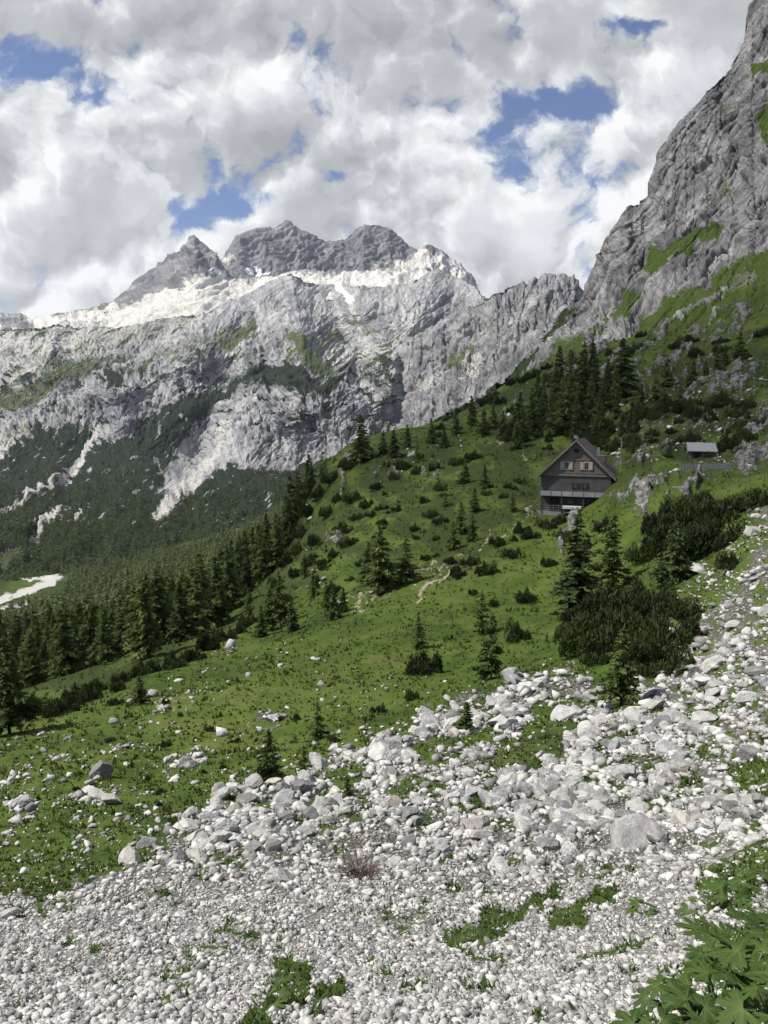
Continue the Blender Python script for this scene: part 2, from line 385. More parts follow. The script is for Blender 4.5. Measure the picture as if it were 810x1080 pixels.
RIVER = [(0,'poly',[(8,602),(16,597),(28,603),(48,606),(68,608),(60,613),(38,613),(24,611),(12,607)],1.5,1.),(0,'line',[(-60,648),(-20,638),(10,630),(26,625),(40,619),(56,614)],(7,1.5),1.),
 (0,'line',[(-20,648),(10,641),(30,637)],(4,1.5),.8),(0,'line',[(16,602),(26,592),(28,582)],(4,1.5),.9),(0,'line',[(-60,625),(-20,612),(8,602)],(6,1.5),.8)]
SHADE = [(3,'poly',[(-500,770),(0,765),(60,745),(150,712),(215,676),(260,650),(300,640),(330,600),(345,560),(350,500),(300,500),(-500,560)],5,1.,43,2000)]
def rot2(x, y, a):
    c, s = math.cos(a), math.sin(a); return x*c + y*s, -x*s + y*c
def ground_masks(PX, PY, Y):
    M = paint(PX, PY, SCREE + ROCKM, 4, warp=11, wl=22, Y=Y)
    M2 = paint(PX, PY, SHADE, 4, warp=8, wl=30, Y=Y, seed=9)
    Mr = paint(PX, PY, RIVER, 1, warp=2., wl=9, seed=4); far_ = (Y > 380)
    M[:, 0] = np.where(far_, Mr[:, 0], M[:, 0])
    op = sstep(.05, .5, fbm(V3(PX/45, PY/22, 5.), 3))
    ra, rb = rot2(PX, PY, R(-42)); stk = sstep(.22, .50, fbm(V3(ra/46, rb/8, 1.5), 4, .6)) * sstep(540, 620, PX + .6*(PY - 400)) * (Y > 115) * (Y < 420) * sstep(470, 430, PY)
    M[:, 1] = np.maximum(M[:, 1], .9 * stk)
    hp = poly_m(PX, PY, [(440,470),(520,415),(620,370),(720,370),(900,330),(900,500),(720,500),(600,530),(560,560),(500,600),(380,630),(330,650),(300,650),(360,480)], 25) * sstep(-.35, .25, fbm(V3(PX/34, PY/18, 6.6), 4, .6)) * (Y > 60) * (Y < 340)  # dark scrub patches; cloud shade round the hut is painted in with them
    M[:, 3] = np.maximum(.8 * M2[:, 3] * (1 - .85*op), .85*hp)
    rkn = fbm(V3(PX/9, PY/6, 2.), 4, .6); M[:, 1] *= np.where(Y > 99, sstep(-.55, .25, rkn), 1)
    M[:, 0] = np.maximum(M[:, 0], .8*(PY > 870)*(PX > 690)*sstep(.05, .4, fbm(V3(PX/16, PY/9, 3.3), 3)))
    M[:, 0] = M[:, 0] * (.86 + .14*sstep(-.5, .1, fbm(V3(PX/30, PY/16, 1.), 4)))
    gp = sstep(.40, .55, fbm(V3(PX/17, PY/8, 4.4), 4, .6)) * (PY > 770) * (Y < 60) * np.interp(PY, [770, 900, 960, 1080], [.85, .7, .85, .55]) * sstep(-.2, .3, fbm(V3(PX/90, PY/60, 2.), 2))
    M[:, 0] *= 1 - gp
    # uneven patchiness of the upper scree
    up = sstep(935, 850, PY) * sstep(-.25, .35, fbm(V3(PX/38, PY/20, 8.), 4)) * (Y < 90)
    M[:, 0] *= 1 - .66 * up
    return M
def z_ground(x, Y, rockmask=None):
    x = np.asarray(x, float); Y = np.asarray(Y, float); t = x / Y; w = np.log(Y)
    z = -s_base(t, w) * Y
    for lam, amp, y0 in ((45, 1.6, 60), (22, .9, 90), (12, .42, 18), (3.5, .16, 7), (1.1, .06, 2.2), (.35, .022, .8), (.12, .008, .5)):
        z = z + amp * sstep(y0*.6, y0*1.8, Y) * sstep(1200*lam, 30*lam, Y) * fbm(V3(x/lam, Y/lam, lam), 2)
    return z
def hit(px, py):
    """first point of the near terrain that the given pixel looks at"""
    px = np.atleast_1d(np.asarray(px, float)); py = np.atleast_1d(np.asarray(py, float))
    t, s = px2ts(px, py); W = np.linspace(math.log(1.4), math.log(700), 420)
    sg = s_base(np.repeat(t[:, None], 420, 1), np.repeat(W[None], len(t), 0))
    ok = sg <= s[:, None]; i = np.argmax(ok, 1); i = np.where(ok.any(1), i, 419)
    i0 = np.maximum(i - 1, 0); a = sg[np.arange(len(t)), i0] - s; b = sg[np.arange(len(t)), i] - s
    fr = np.where(np.abs(a - b) > 1e-9, a / (a - b + 1e-12), 0).clip(0, 1)
    Y = np.exp(W[i0] + fr * (W[i] - W[i0])); x = t * Y
    return x, Y, z_ground(x, Y)
_hx = np.arange(-420., 1340., 4.); _hy = np.arange(330., 1114., 2.)
_gx, _gy = np.meshgrid(_hx, _hy, indexing='ij'); _r = [hit(_gx.ravel()[k:k+6000], _gy.ravel()[k:k+6000])[1] for k in range(0, _gx.size, 6000)]
HITY = np.log(np.concatenate(_r)).reshape(_gx.shape)
def hit_fast(px, py):
    """like hit(), read from a table: for scattering many small things"""
    a = np.clip((px - _hx[0]) / 4, 0, len(_hx) - 1.001); b = np.clip((py - _hy[0]) / 2, 0, len(_hy) - 1.001); i = a.astype(int); j = b.astype(int); fa = a - i; fb = b - j
    lo = np.minimum.reduce([HITY[i, j], HITY[i+1, j], HITY[i, j+1], HITY[i+1, j+1]]); bl = HITY[i, j]*(1-fa)*(1-fb) + HITY[i+1, j]*fa*(1-fb) + HITY[i, j+1]*(1-fa)*fb + HITY[i+1, j+1]*fa*fb
    Y = np.exp(np.where(bl - lo > .25, lo, bl)); t = px2ts(px, py)[0]; x = t * Y
    return x, Y, z_ground(x, Y)
def grid_faces(ni, nj):
    i, j = np.meshgrid(np.arange(ni - 1), np.arange(nj - 1), indexing='ij'); a = (i * nj + j).ravel()
    return np.stack([a, a + nj, a + nj + 1, a + 1], 1)

M_GROUND = mat_ground()
tcol = np.concatenate([np.linspace(-1.4, -.62, 70)[:-1], np.linspace(-.62, .62, 560), np.linspace(.62, 1.4, 70)[1:]])
wrow = np.concatenate([np.linspace(math.log(.7), math.log(2), 20)[:-1], np.linspace(math.log(2), math.log(60), 430)[:-1], np.linspace(math.log(60), math.log(340), 420)[:-1], np.linspace(math.log(340), math.log(900), 90)])
tt, ww = np.meshgrid(tcol, wrow, indexing='ij'); tt = tt.ravel(); ww = ww.ravel(); YY = np.exp(ww); XX = tt * YY
ZZ = z_ground(XX, YY)
PXg, PYg = ts2px(tt, s_base(tt, ww))
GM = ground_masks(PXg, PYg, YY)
# craggy relief where rock shows
rk = GM[:, 1]
ZZ = ZZ + rk * sstep(40, 90, YY) * (1.3 * ridged(V3(XX/6, YY/6, ZZ/2.5), 5, .6) + .6)
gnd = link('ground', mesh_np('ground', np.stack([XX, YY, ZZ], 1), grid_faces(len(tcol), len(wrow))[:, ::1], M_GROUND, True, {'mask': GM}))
tag(gnd, kind='structure')
# ------------------------------------------------------------------ mountains: ridge line and foot, each with its own distance
LAY = {}
def interp_poly(pts, px, k):
    a = np.array(pts, float); return np.interp(px, a[:, 0], a[:, k])
def layer(name, ridge, base, x0, x1, ncol, nrow, mat, disp, paints=(), Yfun=None, prof=1.0, warp=6, wl=14, jag=2.0, seed=0, back=.35, tilt=0, extra=()):
    px = np.linspace(x0, x1, ncol); v = np.linspace(0, 1, nrow)
    ry = interp_poly(ridge, px, 1); rY = interp_poly(ridge, px, 2); by = interp_poly(base, px, 1); bY = interp_poly(base, px, 2)
    ry = ry + jag * fbm(V3(px/9, seed, 2.), 5, .65)
    PX = np.repeat(px[:, None], nrow, 1); PY = by[:, None] + (ry - by)[:, None] * v[None]
    if Yfun: Y = Yfun(PX, PY)
    else: Y = bY[:, None] + (rY - bY)[:, None] * (v[None] ** prof)
    t, s = px2ts(PX, PY); P = np.stack([t * Y, Y, -s * Y], 2)
    # far side of the ridge, falling away
    nb = 14; last = P[:, -1]; B = []
    H = (P[:, -1, 2] - P[:, 0, 2])
    for k in range(1, nb + 1):
        f = k / nb; b = last.copy(); b[:, 0] *= 1 + back*f; b[:, 1] *= 1 + back*f; b[:, 2] -= np.maximum(H, 30) * 1.2 * f ** 1.1; B.append(b)
    nv = len(v)
    P = np.concatenate([P, np.stack(B, 1)], 1); nr = P.shape[1]
    PXa = np.concatenate([PX, np.repeat(PX[:, -1:], nb, 1)], 1); PYa = np.concatenate([PY, PY[:, -1:] - np.arange(1, nb+1)[None]*2], 1)
    du = np.gradient(P, axis=0); dv = np.gradient(P, axis=1); N = np.cross(du, dv); N /= np.linalg.norm(N, axis=2)[..., None] + 1e-9
    N = np.where(N[..., 2:3] < 0, -N, N) if False else N
    vis = np.concatenate([v, np.linspace(1, 1, nb)])
    fade = (1 - .55 * sstep(.86, 1.0, vis))[None, :] * np.ones((ncol, 1))
    d, tone = disp(PXa.ravel(), PYa.ravel(), P.reshape(-1, 3)); sa, sb = rot2(PXa.ravel(), PYa.ravel(), R(tilt))
    M = paint(PXa.ravel(), PYa.ravel(), paints, 4, warp, wl, seed=seed)
    for fn in extra: fn(M, PXa.ravel(), PYa.ravel(), d)
    d = d * (1 - .72 * np.clip(M[:, 0] + .6*M[:, 1], 0, 1))
    P = P + N * (d.reshape(PXa.shape) * fade)[..., None]
    me = mesh_np(name, P.reshape(-1, 3), grid_faces(ncol, nr), mat, False, {'mask': M, 'tone': tone, 'along': sa, 'across': sb})
    o = tag(link(name, me), kind='structure')
    LAY[name] = dict(px=px, PX=PX, PY=PY, P=P[:, :nv], M=M.reshape(ncol, nr, 4)[:, :nv], ob=o)
    return o
def rot2(x, y, a):
    c, s = math.cos(a), math.sin(a); return x*c + y*s, -x*s + y*c

M_FAR = mat_cliff('far_limestone', 1., (.105, .108, .117), (.285, .288, .296), (.49, .487, .477), (.50, .487, .455), (.070, .092, .034), (.018, .028, .018), 12)
M_PEAK = mat_cliff('summit_limestone', .8, (.105, .108, .118), (.195, .198, .207), (.31, .31, .312), (.66, .64, .595), (.11, .12, .06), (.05, .06, .04), 14)  # darker rock: the summit's cloud shadow is put into the colour
M_CRAG = mat_cliff('crag_limestone', 1., (.085, .086, .09), (.205, .206, .21), (.35, .348, .342), (.44, .42, .39), (.055, .082, .020), (.018, .028, .014), 5)
M_WALL = mat_cliff('wall_limestone', 1.1, (.052, .053, .055), (.150, .151, .153), (.29, .288, .282), (.36, .35, .33), (.044, .068, .014), (.016, .026, .009), 1.3)
def cracks(a, b, la, lb, z, w=.07): return -(1 - sstep(0, w, np.abs(perlin(V3(a/la, b/lb, z)) + .3*perlin(V3(a/la*3, b/lb*3, z)))))

# --- right-hand mountain wall
rw_ridge = [(440,454,300),(470,438,310),(500,418,330),(530,395,345),(556,368,355),(578,338,362),(600,318,368),(612,310,372),(618,296,374),(624,288,376),(634,272,378),(645,254,380),(657,224,384),(670,214,386),(682,205,388),(688,182,390),(694,166,392),(701,152,393),(709,141,394),(720,126,396),(734,111,398),(750,90,400),(767,70,402),(776,58,403),(782,47,404),(784,22,405),(790,8,405),(798,-2,405),(830,-60,410),(900,-150,415),(1000,-240,420),(1300,-330,430)]
rw_base = [(440,480,262),(500,450,258),(560,415,245),(610,385,226),(660,378,220),(720,372,207),(760,362,200),(810,348,190),(900,325,176),(1000,300,165),(1300,240,150)]
def d_wall(px, py, P):
    a, b = rot2(px, py, R(-52))                       # strata run up to the right
    n = 6.0 * fbm(V3(px/85, py/85, 1.), 3) + 3.0 * ridged(V3(a/170, b/26, 4.), 3, .4) + .8 * fbm(V3(a/50, b/6, 9.), 4, .6) + .45 * fbm(V3(px/6, py/7, 7.), 3) + .2*perlin(V3(a/6., b/2.4, 2.))
    c = 4.5*cracks(a, b, 140, 19, 3., .07) + 1.8*cracks(a, b, 60, 8, 5., .09) + 1.5*cracks(b, a, 60, 16, 8., .05)
    return n + c + 3.6 * np.floor(3*fbm(V3(a/170, b/24, 3.), 2))/3, fbm(V3(a/70, b/12, 6.), 4)
rw_paint = [
 (0,'poly',[(655,372),(668,340),(700,318),(722,303),(752,286),(785,268),(830,245),(1000,150),(1000,420),(640,420)],7,1.),
 (0,'poly',[(672,284),(680,268),(705,252),(740,236),(764,232),(758,242),(735,255),(712,268),(700,282),(684,290)],4,.9),
 (0,'poly',[(790,72),(812,58),(812,74),(794,82)],3,.9),(0,'poly',[(798,122),(814,105),(814,150),(803,148)],4,.85),
 (0,'poly',[(640,330),(658,308),(672,305),(680,318),(664,332),(645,340)],5,.85),(0,'line',[(755,215),(770,190)],(6,3),.55),
 (0,'line',[(745,135),(780,105)],(5,2.5),.5),(0,'poly',[(560,400),(590,362),(612,345),(618,360),(600,400)],6,.8),
 (0,'line',[(620,345),(640,325)],(7,3),.6),
 (1,'poly',[(440,455),(500,418),(556,366),(600,316),(607,322),(585,350),(560,385),(520,420),(450,462)],5,.95),
 (1,'line',[(640,278),(655,262)],(5,2),.6),
 (0,'line',[(668,372),(720,335)],(5,2.5),-.9),(0,'line',[(700,345),(765,300)],(6,2.5),-.9),(0,'line',[(650,385),(690,360)],(9,3),-.9),
 (0,'poly',[(755,300),(790,275),(800,290),(770,310)],6,-.5),(0,'poly',[(770,330),(790,320),(785,335)],4,-.7),(0,'line',[(800,300),(740,345)],(3,1.5),-.7),
 (2,'poly',[(560,382),(578,345),(600,330),(604,345),(585,365)],5,.4),
]
layer('mountain_wall', rw_ridge, rw_base, 440, 1300, 700, 380, M_WALL, d_wall, rw_paint, prof=.8, jag=2.6, seed=1, warp=7, wl=18, tilt=-52)

# --- craggy ridge behind it (right of centre)
cr_ridge = [(430,360,1500),(455,345,1480),(480,332,1450),(505,320,1430),(514,312,1420),(525,305,1410),(545,299,1400),(556,297,1400),(568,295,1400),(575,290,1400),(590,288,1400),(600,290,1400),(606,289,1400),(612,300,1400),(640,330,1400),(700,380,1400)]
cr_base = [(430,480,1100),(500,470,1050),(560,430,1000),(600,400,950),(700,420,900)]
def d_crag(px, py, P):
    a, b = rot2(px, py, R(-60))
    return 22*ridged(V3(px/60, py/90, 2.), 3) + 5*ridged(V3(a/60, b/20, 5.), 3) + 3.5*fbm(V3(px/6, py/9, 8.), 4, .65) + 9*cracks(a, b, 90, 16, 3.) + 7*cracks(px + .2*py, py, 11, 50, 4.), fbm(V3(a/40, b/14, 2.), 5)
cr_paint = [(1,'poly',[(520,420),(560,385),(600,350),(600,420),(520,440)],6,.9),(0,'line',[(470,385),(500,368)],(8,4),.7),(0,'line',[(505,345),(520,335)],(4,2),.5),
 (2,'poly',[(485,380),(510,372),(515,395),(480,400)],5,.6),(2,'line',[(420,420),(470,395)],(8,4),.5)]
layer('mountain_crag', cr_ridge, cr_base, 430, 700, 300, 220, M_CRAG, d_crag, cr_paint, jag=2.2, seed=2, tilt=-60)

# --- forested massif on the far side of the valley
ms_ridge = [(-350,345,3300),(-100,340,3200),(0,345,3150),(60,340,3100),(120,345,3050),(150,340,3000),(185,333,2950),(220,326,2900),(255,312,2850),(280,300,2820),(300,290,2800),(308,287,2800),(316,292,2800),(325,298,2820),(340,300,2850),(365,302,2950),(400,302,3000),(430,298,3000),(450,288,3000),(463,284,3000),(475,290,3000),(495,300,3000),(515,318,2980),(560,340,2950),(620,350,2900)]
ms_base = [(-350,628,650),(0,628,650),(100,625,660),(200,612,700),(300,590,750),(400,560,800),(620,540,850)]
YK = np.array([(285,3300),(330,2650),(375,2250),(400,2120),(440,1850),(490,1500),(520,1230),(560,960),(600,740),(640,600)], float)
SPURS = [([(308,287),(313,330),(322,380)],44,210),([(308,287),(255,330),(190,385),(120,420)],34,100),([(463,284),(440,340),(410,390)],40,140),([(400,390),(330,425),(260,480)],44,100),([(190,440),(150,480)],34,35)]
GUL = [([(345,300),(365,350),(385,395)],32,170),([(255,340),(240,400),(215,470)],26,80),([(110,440),(70,510),(35,560)],22,55),([(480,300),(470,350),(440,400)],26,110)]
def pine_specks(M, px, py, d):
    n = fbm(V3(px/11, py/6.5, 4.), 4, .6); zone = sstep(350, 400, py) * sstep(480, 440, py)
    M[:, 1] = np.maximum(M[:, 1], .9 * zone * sstep(.30, .50, n)); a, b = rot2(px, py, R(-32))
    g = fbm(V3(a/26, b/5, 8.), 4, .6); M[:, 0] = np.maximum(M[:, 0], .75 * sstep(.15, .5, g) * sstep(335, 350, py) * sstep(430, 390, py))
    M[:, 2] = np.maximum(M[:, 2], .55 * sstep(.35, .6, fbm(V3(a/24, b/4, 2.), 4, .6)) * sstep(420, 380, py))
    # scattered breaks in the wood
    M[:, 1] *= 1 - .9 * sstep(.58, .70, fbm(V3(a/16, b/5, 5.), 4, .6)) * (py < 560) * (py > 440)
def Y_mass(PX, PY):
    Y = np.interp(PY, YK[:, 0], YK[:, 1])
    Y = Y * (1 + .05 * fbm(V3((PX/140).ravel(), (PY/90).ravel(), 1.), 3).reshape(PX.shape))
    xs, ys = PX.ravel(), PY.ravel(); edge = np.interp(xs, [120, 190, 235, 270, 300, 330, 365, 400, 440, 480], [452, 440, 424, 402, 392, 398, 408, 396, 388, 384])
    edge = edge + 4*fbm(V3(xs/22, xs*0 + 3., 1.), 3); below = sstep(-3, 3, ys - edge) * sstep(215, 275, xs) * sstep(500, 440, xs)
    Y = Y - 150 * (below * sstep(80, 0, ys - edge)).reshape(PX.shape)
    for L, sgn in ((SPURS, -1), (GUL, 1)):
        for pts, wd, amp in L:
            Y = Y + sgn * amp * np.clip(1 - seg_dist(PX.ravel(), PY.ravel(), pts, False) / wd, 0, 1).reshape(PX.shape)
    return Y
def d_mass(px, py, P):
    cl = sstep(505, 450, py)
    a, b = rot2(px, py, R(-35))
    return cl * (34*fbm(V3(px/60, py/60, 2.), 3, .4) + 26*ridged(V3((px + .4*py)/52, py/75, 4.), 2, .35) + 5*fbm(V3(px/6, py/9, 9.), 4, .7) + 1.5*ridged(V3(a/50, b/7, 5.), 3) + 3.5*perlin(V3(px/2.2, py/2.6, 8.)) + 4*perlin(V3(px/3.1, py/3.6, 3.)) + 9*cracks(a, b, 140, 15, 3.) + 8*cracks(px + .25*py, py, 15, 70, 6., .09) + 5*cracks(px, py, 7, 20, 8., .10)) + (1-cl) * 18 * fbm(V3(px/30, py/30, 4.), 3), \
        fbm(V3(px/9, py/22, 2.), 4) * .7 + fbm(V3(px/60, py/50, 6.), 3) * .6
PINE, GRS, PALE = 1, 0, 2
ms_paint = [
 # dark forest and dwarf pine
 (PINE,'poly',[(-350,470),(0,480),(30,462),(60,460),(70,448),(95,455),(110,470),(140,455),(150,440),(185,425),(235,408),(240,418),(210,445),(190,465),(180,490),(165,520),(200,520),(215,505),(228,490),(260,488),(290,496),(330,482),(350,480),(420,470),(620,440),(620,640),(-350,640)],5,1.),
 (PINE,'poly',[(250,402),(275,388),(300,380),(320,382),(330,395),(350,398),(362,395),(355,408),(340,412),(325,408),(300,400),(285,405),(262,408)],4,.95),
 (PINE,'poly',[(375,395),(405,375),(415,385),(400,400)],3,.6),(PINE,'line',[(232,420),(250,405)],(8,3),.9),
 (PINE,'poly',[(30,452),(42,448),(60,452),(55,464),(35,470)],3,.9),(PINE,'poly',[(105,388),(125,388),(128,408),(112,408)],3,.85),(PINE,'line',[(188,400),(192,415)],(5,2),.8),
 (PINE,'line',[(205,420),(240,400)],(7,3),.8),(PINE,'line',[(200,370),(235,360)],(5,2.5),.7),(PINE,'line',[(190,380),(225,368)],(5,2.5),.6),
 (PINE,'line',[(60,440),(85,415)],(4,2),.6),(PINE,'line',[(300,432),(330,420)],(5,3),.5),(PINE,'poly',[(400,372),(412,372),(416,386),(402,390)],2,.8),
 (PINE,'line',[(20,440),(60,430),(80,438)],(6,3),.7),
 # screes and gullies cutting the forest
 (PINE,'line',[(240,455),(225,475),(205,500),(180,530),(165,545)],(14,6),-.9),(PINE,'line',[(105,450),(95,475),(75,498),(60,508),(25,525),(0,537)],(6,2.5),-.95),
 (PINE,'line',[(68,530),(52,550),(38,565)],(5,2),-.95),(PINE,'line',[(85,540),(76,550)],(4,2),-.9),(PINE,'line',[(165,485),(170,495)],(5,2),-.8),
 (PINE,'line',[(38,562),(30,575),(38,590)],(8,3),-.7),(PINE,'poly',[(0,585),(22,578),(25,592),(0,600)],3,-.8),
 (PALE,'line',[(240,455),(225,475),(205,500),(180,530),(165,545)],(14,6),.95),(PALE,'line',[(105,450),(95,475),(75,498),(60,508),(25,525),(0,537)],(6,2.5),.9),
 (PALE,'line',[(68,530),(52,550),(38,565)],(6,2),.95),(PALE,'line',[(85,540),(76,550)],(5,2),.9),(PALE,'line',[(38,562),(30,575),(38,590)],(5,2),.9),
 (PALE,'poly',[(-50,470),(0,458),(30,445),(38,450),(20,475),(0,492),(-50,500)],5,.7),
 (PALE,'line',[(255,425),(245,450)],(9,4),.6),
 # greens
 (GRS,'poly',[(0,585),(22,578),(25,592),(0,600)],3,.9),
 (GRS,'poly',[(0,412),(40,395),(60,380),(110,376),(125,380),(105,392),(70,400),(45,425),(0,440),(-100,450),(-100,420)],6,.7),
 (GRS,'poly',[(80,352),(140,340),(200,325),(200,340),(150,358),(100,375),(70,372)],7,.38),
 (GRS,'poly',[(225,368),(262,338),(272,335),(270,350),(245,372)],4,.75),(GRS,'line',[(195,378),(245,350)],(12,6),.6),(GRS,'line',[(140,385),(210,355)],(14,6),.45),
 (GRS,'poly',[(300,352),(318,348),(350,385),(362,395),(345,395),(318,380)],4,.8),
 (PALE,'line',[(306,356),(335,393)],(3,1.2),.8),(PALE,'line',[(318,356),(350,392)],(3,1.2),.75),(PALE,'line',[(302,366),(320,388)],(3,1.2),.7),
 (GRS,'line',[(330,350),(365,365)],(8,4),.5),(GRS,'line',[(365,335),(395,350)],(9,4),.5),(GRS,'line',[(430,385),(480,365)],(10,5),.5),(GRS,'poly',[(420,395),(470,380),(480,392),(440,410)],5,.5),
 (GRS,'line',[(0,470),(40,450),(60,435)],(6,3),.5),(GRS,'poly',[(330,420),(360,415),(365,440),(345,445)],5,.35),
 (GRS,'line',[(400,450),(440,430)],(10,5),.5),
 # pale aprons
 (PALE,'line',[(268,345),(250,365),(238,380)],(4,2),.7),(PALE,'line',[(330,395),(310,415),(300,440)],(4,2),.6),(PALE,'line',[(190,340),(165,365),(150,385)],(5,2.5),.65),(PALE,'line',[(215,335),(205,352)],(4,2),.6),(PALE,'line',[(420,330),(405,350),(398,362)],(5,2),.6),(PALE,'line',[(455,320),(445,350),(430,370)],(5,2),.6),(PALE,'line',[(380,400),(360,430),(340,470)],(5,2.5),.5),
 (PALE,'poly',[(-350,345),(0,340),(100,338),(180,330),(232,318),(205,345),(150,354),(118,372),(60,384),(20,405),(-350,420)],12,.66),
 (PALE,'line',[(0,372),(60,366),(110,352)],(10,5),.8),(PALE,'line',[(115,395),(140,420),(135,440)],(10,5),.5),
 (PALE,'line',[(365,310),(375,335),(385,365)],(8,4),.7),(PALE,'poly',[(375,368),(420,350),(435,362),(400,385),(380,388)],6,.55),(PALE,'line',[(320,300),(345,325),(370,345)],(9,4),.6),
 (3,'line',[(357,303),(371,318)],(5,1.5),.9),
 (PALE,'poly',[(-100,350),(0,352),(60,345),(130,345),(180,335),(190,345),(120,362),(60,372),(0,395),(-100,400)],8,.5),
 (PALE,'line',[(0,400),(35,385)],(5,2),.6),(PALE,'line',[(40,402),(70,392)],(4,2),.6),
]
layer('mountain_massif', ms_ridge, ms_base, -350, 620, 900, 430, M_FAR, d_mass, ms_paint, Yfun=Y_mass, jag=1.6, seed=3, warp=5, wl=9, tilt=-35, extra=(pine_specks,))

# --- pale plateau with the left-hand pyramid
pl_ridge = [(-350,340,4200),(-60,332,4100),(0,329,4000),(20,331,3950),(36,338,3950),(60,331,3950),(90,327,3950),(108,321,3950),(120,318,3950),(130,308,3950),(142,296,3980),(152,290,3980),(165,280,4000),(178,270,4000),(190,262,4000),(199,252,4000),(206,248,4000),(213,254,4000),(220,262,4000),(228,272,4000),(234,280,4000),(241,287,4000),(262,294,4000),(300,289,3900),(330,285,3900),(380,287,3900),(420,284,3900),(470,290,3900)]
pl_base = [(-350,380,3200),(0,385,3150),(150,372,3100),(220,350,3050),(310,318,3000),(470,320,3000)]
def d_plat(px, py, P):
    pk = sstep(300, 275, py)*sstep(140, 165, px)
    a, b = rot2(px, py, R(-20))
    return 16*ridged(V3(px/30, py/14, 2.), 4) + 14*fbm(V3(a/40, b/6, 1.), 4) + pk*(38*ridged(V3(px/14, py/40, 5.), 4) + 10*ridged(V3(px/4, py/9, 5.), 3)), fbm(V3(a/30, b/6, 2.), 5)
pl_paint = [
 (PALE,'poly',[(-350,335),(0,332),(60,333),(110,325),(150,312),(185,300),(205,290),(235,292),(262,298),(310,288),(470,285),(470,330),(300,320),(200,345),(150,365),(0,392),(-350,392)],7,.95),
 (PALE,'poly',[(0,332),(18,334),(34,340),(30,350),(0,350)],4,-.8),(PALE,'poly',[(60,345),(110,335),(120,350),(70,362)],7,-.5),(PALE,'poly',[(120,318),(160,300),(165,312),(130,328)],6,-.6),
 (GRS,'poly',[(60,362),(130,345),(160,345),(120,368),(70,378)],7,.40),(GRS,'line',[(95,328),(118,321)],(5,2),.5),
 (3,'line',[(222,284),(238,292)],(5,1.5),.8),(PALE,'line',[(222,282),(245,298)],(10,4),.9),
]
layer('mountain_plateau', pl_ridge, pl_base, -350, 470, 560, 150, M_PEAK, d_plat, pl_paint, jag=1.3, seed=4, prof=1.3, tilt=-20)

# --- bright crest on the right of the summit
cs_ridge = [(300,300,4300),(340,294,4300),(380,290,4300),(405,284,4300),(425,275,4300),(440,266,4300),(450,259,4300),(460,262,4300),(472,270,4300),(483,277,4300),(492,286,4300),(499,294,4300),(503,306,4300),(520,330,4300)]
cs_base = [(300,318,3700),(520,345,3700)]
def d_crest(px, py, P):
    return 26*ridged(V3(px/18, py/30, 6.), 4) + 12*ridged(V3(px/5, py/9, 3.), 3), fbm(V3(px/12, py/9, 4.), 4)
cs_paint = [(PALE,'poly',[(300,296),(400,290),(450,262),(480,276),(505,308),(470,300),(440,285),(420,300),(380,310),(300,312)],4,.75),(3,'poly',[(313,290),(345,289),(378,293),(400,293),(370,297),(330,297)],2,.0)]
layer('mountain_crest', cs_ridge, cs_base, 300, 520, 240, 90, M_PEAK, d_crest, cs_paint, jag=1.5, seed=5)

# --- main summit
su_ridge = [(150,330,5300),(200,310,5300),(232,275,5300),(237,264,5300),(246,253,5300),(258,246,5300),(270,242,5300),(280,239,5300),(288,240,5300),(296,236,5300),(302,233,5300),(309,238,5300),(318,242,5300),(330,246,5300),(344,253,5300),(353,254,5300),(362,252,5300),(372,244,5300),(382,239,5300),(394,236,5300),(404,238,5300),(416,243,5300),(426,252,5300),(434,261,5300),(440,268,5300),(460,285,5300),(520,320,5300)]
su_base = [(150,340,4700),(520,340,4700)]
def d_sum(px, py, P):
    a, b = rot2(px, py, R(-25))
    return 45*ridged(V3(px/32, py/55, 6.), 4) + 16*ridged(V3(a/22, b/6, 3.), 4) + 8*ridged(V3(px/5, py/8, 1.), 3), fbm(V3(a/24, b/5, 4.), 5)
su_paint = [(3,'line',[(262,282),(278,288)],(5,1.5),.85),(PALE,'line',[(238,272),(246,271)],(4,1.5),.8),(PALE,'line',[(288,241),(297,239)],(5,2),.5),(PALE,'poly',[(385,285),(425,270),(440,268),(430,285),(390,292)],4,.5)]
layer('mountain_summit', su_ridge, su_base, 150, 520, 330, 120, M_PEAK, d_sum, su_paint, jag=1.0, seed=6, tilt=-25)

# --- low hill closing the valley on the left, out of the frame
# ------------------------------------------------------------------ trees and shrubs
def mat_foliage(name, dark, light, transl=.12):
    T = NT(name); tint = T.attr('tint').outputs['Fac']; rnd = T.n('ShaderNodeObjectInfo').outputs['Random']
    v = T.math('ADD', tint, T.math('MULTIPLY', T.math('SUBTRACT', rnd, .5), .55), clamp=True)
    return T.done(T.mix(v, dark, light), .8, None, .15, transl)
M_SPRUCE = mat_foliage('spruce_needles', (.034, .056, .021), (.125, .17, .052), .35)
M_LARCH = mat_foliage('larch_needles', (.046, .074, .022), (.155, .20, .058), .4)
M_MUGO = mat_foliage('dwarf_pine_needles', (.016, .026, .010), (.070, .094, .028), .15)
T = NT('bark'); M_BARK = T.done(T.mix(T.noise(T.obj(), 9., 4, .7), (.035, .028, .022), (.11, .095, .08)), .95)
def quads_to(vs, a, b, wdir, w0, w1):
    n = len(vs); vs += [a - wdir*w0, a + wdir*w0, b + wdir*w1, b - wdir*w1]; return [n, n+1, n+2, n+3]
